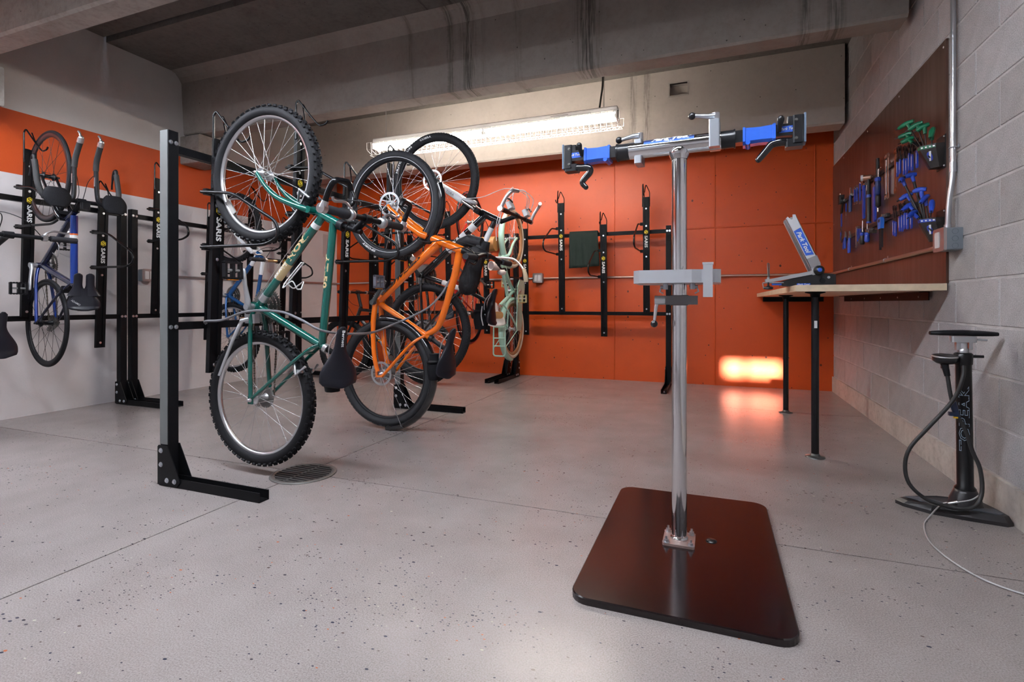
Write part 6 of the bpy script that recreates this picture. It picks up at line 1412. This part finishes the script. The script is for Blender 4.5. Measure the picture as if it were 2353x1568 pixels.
t = T('spoke_wrench', 'short thin blue tool under the cable cutter', 5.13, 1.70); part('handle', MB().prism(rrect(0.016, 0.07, 0.007, 3), (-0.007, 0, -0.035), (0,1,0), (0,0,1), (0.007, 0, 0)), M_tblue, t); part('tip', MB().box(-0.005, -0.001, -0.003, 0.003, -0.10, -0.07), M_tsil, t)
# pedal wrenches
def pedal_wrench(label, y, zt, zb, w=0.028):
    L = zt-zb; t = T('pedal_wrench', label, y, zt)
    hd = MB().box(-0.007, -0.001, -0.012, 0.012, -0.06, -0.02); wr_head(hd, 0, -0.022, 0.021, 1, -0.007, 0.006); part('steel_head', hd, M_tsil, t)
    part('handle', MB().prism(rrect(w, L-0.055, w*0.48, 4), (-0.014, 0, -(L+0.055)/2), (0,1,0), (0,0,1), (0.013, 0, 0)), M_tblue, t)
pedal_wrench('long solid blue pedal wrench left of the hammer', 4.559, 1.790, 1.482, 0.036)
pedal_wrench('long glossy blue pedal wrench right of the hammer', 4.281, 1.720, 1.419, 0.044)
# hammer
t = T('hammer', 'black-handled shop hammer with a pale round striking face', 4.388, 1.775)
part('head', MB().cyl((-0.050, 0.012, -0.02), (-0.004, -0.004, -0.02), 0.0185, n=20).cyl((-0.004, -0.002, -0.02), (0.0, 0.045, -0.005), 0.012, 0.015, n=16), mat('copper_face', (0.55, 0.33, 0.24), 0.35, 0.7), t)
part('striking_face', MB().cyl((-0.062, 0.015, -0.02), (-0.048, 0.011, -0.02), 0.0215, n=24), mat('white_nylon', (0.68, 0.70, 0.74), 0.4), t)
part('handle', MB().tube([(-0.016, 0, -0.02), (-0.016, 0, -0.13), (-0.016, 0, -0.135), (-0.016, 0, -0.345)], [0.010, 0.012, 0.014, 0.015], n=14), M_tblk, t)
part('collar_ring', MB().cyl((-0.016, 0, -0.145), (-0.016, 0, -0.165), 0.0165, n=16), M_tblue, t); part('end_ring', MB().cyl((-0.016, 0, -0.338), (-0.016, 0, -0.349), 0.0165, n=16), M_tblue, t)
part('sticker', MB().obox((-0.029, 0.0, -0.095), (0.002, 0.016, 0.04)), mat('white_sticker', (0.75, 0.75, 0.75), 0.5), t)
# screwdrivers hanging handle down, T-handle, brush
def screwdriver(label, y, zt, zb, m, cap, r=0.013, kind='screwdriver'):
    L = zt-zb; t = T(kind, label, y, zt)
    part('shaft', MB().cyl((-0.012, 0, 0), (-0.012, 0, -L*0.5), 0.0045, n=10), M_tsil, t)
    part('handle', MB().lathe([(0.006, -L*0.46), (r, -L*0.50), (r*0.8, -L*0.58), (r, -L*0.70), (r*1.05, -L*0.92), (r*0.7, -L), (0.0, -L)], (-0.014, 0, 0), (0,0,1), 14), m, t)
    part('handle_ring', MB().lathe([(r*0.9, -L*0.50), (r*1.06, -L*0.51), (r*1.02, -L*0.62), (r*0.85, -L*0.63)], (-0.014, 0, 0), (0,0,1), 14), cap, t)
screwdriver('blue and black screwdriver pointing up under the solid blue wrench', 4.571, 1.470, 1.292, M_tblk, M_tblue, 0.017)
screwdriver('stubby blue screwdriver under the hammer', 4.443, 1.437, 1.295, M_tblue, M_tblue, 0.017)
t = T('nipple_driver', 'blue-collared driver with a thin T-bar top beside the hammer', 4.17, 1.765)
part('t_bar', MB().cyl((-0.014, -0.05, -0.004), (-0.014, 0.05, -0.004), 0.003, n=8).cyl((-0.014, -0.012, -0.004), (-0.014, -0.006, -0.07), 0.003, n=8).cyl((-0.014, 0.012, -0.004), (-0.014, 0.006, -0.07), 0.003, n=8), M_tsil, t)
part('handle', MB().lathe([(0.006, -0.06), (0.016, -0.066), (0.018, -0.08), (0.014, -0.09), (0.017, -0.12), (0.016, -0.17), (0.008, -0.18), (0.0, -0.18)], (-0.016, 0, 0), (0,0,1), 14), mat('black_blue_grip', (0.01, 0.03, 0.14), 0.4), t); part('collar', MB().lathe([(0.010, -0.058), (0.0195, -0.064), (0.0195, -0.082), (0.014, -0.088)], (-0.016, 0, 0), (0,0,1), 14), M_tblue, t)
t = T('brush', 'black-handled brush tucked behind the blue-collared driver', 4.20, 1.845)
part('bristle_head', MB().obox((-0.010, 0, -0.06), (0.018, 0.03, 0.11), bev=0.005), M_tblk, t); part('handle', MB().lathe([(0.005, -0.115), (0.008, -0.15), (0.010, -0.24), (0.017, -0.27), (0.015, -0.33), (0.0, -0.345)], (-0.010, -0.01, 0), (0,0,1), 12), M_tblk, t); part('tip', MB().cyl((-0.010, -0.01, -0.345), (-0.010, -0.01, -0.37), 0.006, n=10), M_tsil, t)
# small sockets and a blue gauge with black prongs
t = T('freewheel_socket', 'small silver socket on the lower strip left of the blue gauge', 4.323, 1.385); part('body', MB().cyl((-0.002, 0, -0.02), (-0.035, 0, -0.02), 0.018, n=12, smooth=False).cyl((-0.035, 0, -0.02), (-0.05, 0, -0.02), 0.012, n=14), M_tsil, t)
t = T('cassette_socket', 'small dark socket on the lower strip left of the blue gauge', 4.26, 1.37); part('body', MB().cyl((-0.002, 0, -0.02), (-0.028, 0, -0.02), 0.014, n=6, smooth=False).cyl((-0.028, 0, -0.02), (-0.05, 0, -0.02), 0.010, n=14), M_steel, t)
t = T('crank_puller', 'black bracket with a silver screw on the lower strip right of the blue gauge', 3.99, 1.43); part('body', MB().obox((-0.012, 0, -0.012), (0.024, 0.06, 0.024), bev=0.005), M_tblk, t); part('screw', MB().cyl((-0.02, -0.01, -0.012), (-0.045, -0.01, -0.012), 0.009, n=10), M_tsil, t)
t = T('alignment_gauge', 'blue gauge body with long black prongs hanging from the lower strip', 4.122, 1.425)
part('body', MB().prism([(-0.035, 0.0), (0.035, 0.0), (0.038, -0.03), (0.03, -0.075), (-0.03, -0.075), (-0.038, -0.03)], (-0.022, 0, 0), (0,1,0), (0,0,1), (0.021, 0, 0)), mat('bright_blue_paint', (0.03, 0.18, 0.72), 0.4), t)
part('window', MB().obox((-0.0225, 0.0, -0.022), (0.002, 0.03, 0.018)), M_tblk, t)
for s, L in ((-1, 0.20), (1, 0.215)): part('prong', MB().prism([(s*0.008, -0.075), (s*0.026, -0.075), (s*0.022, -L), (s*0.012, -L)], (-0.016, 0, 0), (0,1,0), (0,0,1), (0.012, 0, 0)), M_tblk, t)
# ------------------------------------------------------------------ P-handled hex wrenches in wall holders
def holder(label, z, stripe):
    t = thing('wrench_holder', label, 'tool holder', (XS, 3.215, z), group='tool holders')
    lv = ((0.0, 0.050, 0.095), (-0.02, 0.048, 0.091), (-0.115, 0.032, 0.046))
    sec = lambda w_, d1: [(-d1, w_*0.35), (-d1*0.92, w_), (-0.004, w_), (-0.004, -w_), (-d1*0.42, -w_), (-d1, -w_*0.15)]
    mb = loft([[Vector((x, y, q)) for x, y in sec(w_, d1)] for q, w_, d1 in lv]); mb.sm = [False]*len(mb.sm)
    b_ = part('body', mb, mat('holder_black', (0.018, 0.014, 0.013), 0.45), t)
    part('back_plate', MB().box(-0.004, -0.0002, -0.058, 0.052, -0.125, 0.04), M_tblk, t)
    for zz in (0.03, -0.115): part('screw', MB().ball((-0.006, -0.050, zz), 0.005, 8), M_zinc, t)
    def face(k, q, out):                       # point on the slanting face: k from front edge to wall, q height
        f = 0.0 if q > -0.02 else (-0.02-q)/0.095
        w_ = 0.048-0.016*f; d1 = (0.091-0.045*f) if q <= -0.02 else 0.091+0.2*(q+0.02)
        a_ = Vector((-d1, -w_*0.15, q)); c_ = Vector((-d1*0.42, -w_, q)); n_ = Vector((-(w_*0.85), -d1*0.58, 0)).normalized()
        return a_.lerp(c_, k) + n_*out
    rim = MB().add([face(k, q, 0.0008) for q in (-0.004, -0.019) for k in (0.02, 0.98)], [(0,1,3,2)])
    rim.add([Vector((-0.0950, 0.016, -0.004)), Vector((-0.0950, -0.006, -0.004)), Vector((-0.0918, -0.006, -0.019)), Vector((-0.0918, 0.016, -0.019))], [(0,1,2,3)])
    rm = part('size_band', rim, stripe, b_)
    for k in (0.15, 0.4, 0.65, 0.88):
        part('size_mark', MB().add([face(k+dk, q, 0.0014) for q in (-0.008, -0.015) for dk in (-0.06, 0.06)], [(0,1,3,2)]), M_wht, rm)
    part('emblem', MB().add([face(0.45+0.2*math.cos(R(a)), -0.058+0.022*math.sin(R(a)), 0.001) for a in range(0, 360, 30)], [list(range(12))]), mat('blue_emblem', (0.02, 0.05, 0.4), 0.4), b_)
    part('emblem_stripe', MB().add([face(0.45+x, -0.058+z_, 0.0018) for x, z_ in ((-0.2, -0.022), (-0.05, -0.022), (0.2, 0.024), (0.05, 0.024))], [(0,1,2,3)]), M_wht, b_)
    return t
holder('black wall holder with a green band for green wrenches', 1.650, M_tgrn)
holder('black wall holder with a blue band for blue wrenches', 1.280, M_tblue)
def p_wrench(label, base, left, right, m, r=0.0125, shaft=0.0035, group='handled hex wrenches'):
    """T-shaped wrench: shaft up from base, rounded handle from left end to right end"""
    base = Vector(base); a = Vector(left)-base; b = Vector(right)-base
    t = thing('hex_wrench', label, 'hex wrench', base, group=group); hd = (b-a).normalized(); L = (b-a).length
    k = a.lerp(b, 0.62 if L > 0.045 else 0.5); d = k.normalized()
    part('shaft', MB().cyl((0,0,0), k-d*0.02, shaft, n=8), M_tblk, t)
    n = 12; pts = [a.lerp(b, i/n) + d*0.004*math.sin(math.pi*i/n) for i in range(n+1)]
    part('handle', MB().tube(pts, [r*(0.45+0.62*math.sin(math.pi*(0.12+0.70*i/n))) for i in range(n+1)], n=12).tube([k-d*0.040, k-d*0.022, k], [r*0.62, r*0.72, r*0.8], n=12), m, t)
    part('short_end', MB().cyl(a, a-hd*0.014, shaft*0.8, n=6), M_tblk, t)
for b_, lf, rt, lab in (
    ((XS-0.045, 3.245, 1.585), (0.945, 3.403, 1.806), (1.0, 3.351, 1.825), 'green handled wrench highest and farthest left in its holder'),
    ((XS-0.051, 3.233, 1.585), (0.965, 3.316, 1.769), (1.02, 3.287, 1.794), 'green handled wrench second from the left at the top'),
    ((XS-0.057, 3.221, 1.585), (0.985, 3.263, 1.746), (1.035, 3.247, 1.77), 'green handled wrench third from the left at the top'),
    ((XS-0.045, 3.209, 1.585), (1.01, 3.157, 1.677), (1.03, 3.181, 1.728), 'green handled wrench standing upright at the right'),
    ((XS-0.051, 3.197, 1.585), (0.945, 3.403, 1.756), (1.0, 3.377, 1.768), 'green handled wrench reaching left below the top ones'),
    ((XS-0.057, 3.185, 1.585), (0.945, 3.361, 1.715), (1.0, 3.351, 1.737), 'green handled wrench lowest of the green set'),
    ): p_wrench(lab, b_, lf, rt, M_tgrn, shaft=0.0032)
for b_, lf, rt, lab, sh_ in (
    ((XS-0.045, 3.245, 1.215), (0.93, 3.315, 1.5), (0.96, 3.373, 1.524), 'blue handled wrench on the longest slanting shaft', 0.006),
    ((XS-0.051, 3.236, 1.215), (0.96, 3.346, 1.528), (1.01, 3.346, 1.537), 'blue handled wrench highest of the blue set', 0.007),
    ((XS-0.057, 3.227, 1.215), (0.965, 3.252, 1.429), (1.015, 3.224, 1.433), 'blue handled wrench in the middle pointing right', 0.005),
    ((XS-0.045, 3.218, 1.215), (0.945, 3.382, 1.412), (1.0, 3.37, 1.443), 'blue handled wrench in the middle reaching left', 0.005),
    ((XS-0.051, 3.209, 1.215), (0.985, 3.203, 1.363), (1.03, 3.248, 1.403), 'blue handled wrench short and near the holder centre', 0.0035),
    ((XS-0.057, 3.200, 1.215), (1.01, 3.146, 1.309), (1.03, 3.197, 1.367), 'blue handled wrench standing upright at the right', 0.003),
    ((XS-0.045, 3.191, 1.215), (0.945, 3.34, 1.348), (1.0, 3.351, 1.388), 'blue handled wrench reaching left below the long shaft', 0.0045),
    ((XS-0.051, 3.182, 1.215), (0.945, 3.241, 1.296), (0.99, 3.286, 1.332), 'blue handled wrench lowest of the blue set', 0.004),
    ): p_wrench(lab, b_, lf, rt, M_tblue, shaft=sh_)

# ================================================================== cloths and cable lock
def draped(name, label, cat, m, x0, x1, yf, zt, zb, thick=0.006):
    """cloth folded over the back rail: hangs on the room side, short flap behind"""
    n, k = 30, 14; mb = MB(); rows = []
    for i in range(k+1):
        t = i/k; row = []
        for j in range(n+1):
            s = j/n; x = x0+(x1-x0)*s
            if t < 0.15: a = t/0.15; y = yf+0.055*(1-a); z = zt+0.012*math.sin(math.pi*(0.5+0.5*a))-0.05*(1-a)*0.5
            else:
                q = (t-0.15)/0.85; y = yf - 0.006 - 0.020*(0.5+0.5*math.sin(s*11+0.6))*(0.35+0.65*q) - 0.006*math.sin(s*27)*q; z = zt - (zt-zb)*q + (0.02*s if i == k else 0.02*s*q)
                x = x + 0.02*q*(s-0.5) + 0.012*q
            row.append(Vector((x, y, z)))
        rows.append(row)
    vs = [p for r_ in rows for p in r_]; w_ = n+1
    fs = [(i*w_+j, i*w_+j+1, (i+1)*w_+j+1, (i+1)*w_+j) for i in range(k) for j in range(n)]
    mb.add(vs, fs, True); o = part(name, mb, m); tag(o, label, cat)
    md = o.modifiers.new('thickness', 'SOLIDIFY'); md.thickness = thick; md.offset = 0
    return o
draped('cloth', 'folded dark green cloth hung over the rack rail on the orange wall', 'cloth', mat('dark_green_cloth', (0.003, 0.012, 0.009), 0.85, bump=0.6, bscale=250), -1.478, -1.165, 5.572, 1.640, 1.235)
def jacket():
    t = thing('jacket', 'crumpled black jacket hanging from the orange bike handlebar', 'jacket', (-1.42, 3.14, 0))
    secs = [(0.0, 0.0, 1.262, 0.03, 0.02), (0.0, 0.0, 1.245, 0.095, 0.045), (-0.01, 0.0, 1.20, 0.10, 0.06), (-0.03, 0.0, 1.14, 0.085, 0.06), (-0.05, 0.0, 1.08, 0.085, 0.06), (-0.07, 0.0, 1.02, 0.090, 0.065), (-0.085, 0.0, 0.965, 0.088, 0.06), (-0.09, 0.0, 0.925, 0.070, 0.045), (-0.09, 0.0, 0.915, 0.03, 0.02)]
    rings = []
    for i, (x, y, z, a, b_) in enumerate(secs):
        rings.append([Vector((x-0.03+math.cos(2*math.pi*j/20)*a*0.72*(1+0.13*math.sin(3*j+i*1.7)), y+math.sin(2*math.pi*j/20)*b_*(1+0.2*math.sin(5*j+i*2.1)), z+0.01*math.sin(4*j+i))) for j in range(20)])
    o = part('body', loft(rings), mat('black_jacket', (0.006, 0.006, 0.009), 0.7, bump=0.8, bscale=40), t)
    rings = []
    for i, (x, y, z, a, b_) in enumerate([(0.0, -0.02, 1.25, 0.04, 0.035), (-0.09, -0.03, 1.27, 0.05, 0.04), (-0.17, -0.02, 1.25, 0.045, 0.035), (-0.21, -0.01, 1.22, 0.02, 0.02)]):
        rings.append([Vector((x, y+math.cos(2*math.pi*j/14)*a*(1+0.15*math.sin(3*j+i)), z+math.sin(2*math.pi*j/14)*b_)) for j in range(14)])
    part('sleeve', loft(rings), mat('black_jacket', (0.006, 0.006, 0.009), 0.7), t)
    return t
jacket()
ck = part('cable_lock', MB().tube(smooth_path([(-2.415, 1.905, 0.745), (-2.408, 1.895, 0.76), (-2.27, 1.88, 0.769), (-2.092, 1.862, 0.812), (-1.89, 1.862, 0.813), (-1.77, 1.872, 0.776), (-1.672, 1.90, 0.726), (-1.68, 2.1, 0.70), (-1.76, 2.4, 0.69), (-1.845, 2.70, 0.715), (-1.78, 2.84, 0.77), (-1.68, 2.88, 0.83), (-1.60, 2.90, 0.915), (-1.585, 2.96, 0.99), (-1.60, 3.05, 1.02)], 7), 0.0062, n=8), mat('grey_braided_cable', (0.20, 0.20, 0.22), 0.4, 0.3, bump=0.6, bscale=400))
tag(ck, 'grey braided cable lock looped from the rack through the green and orange bikes', 'bike lock')
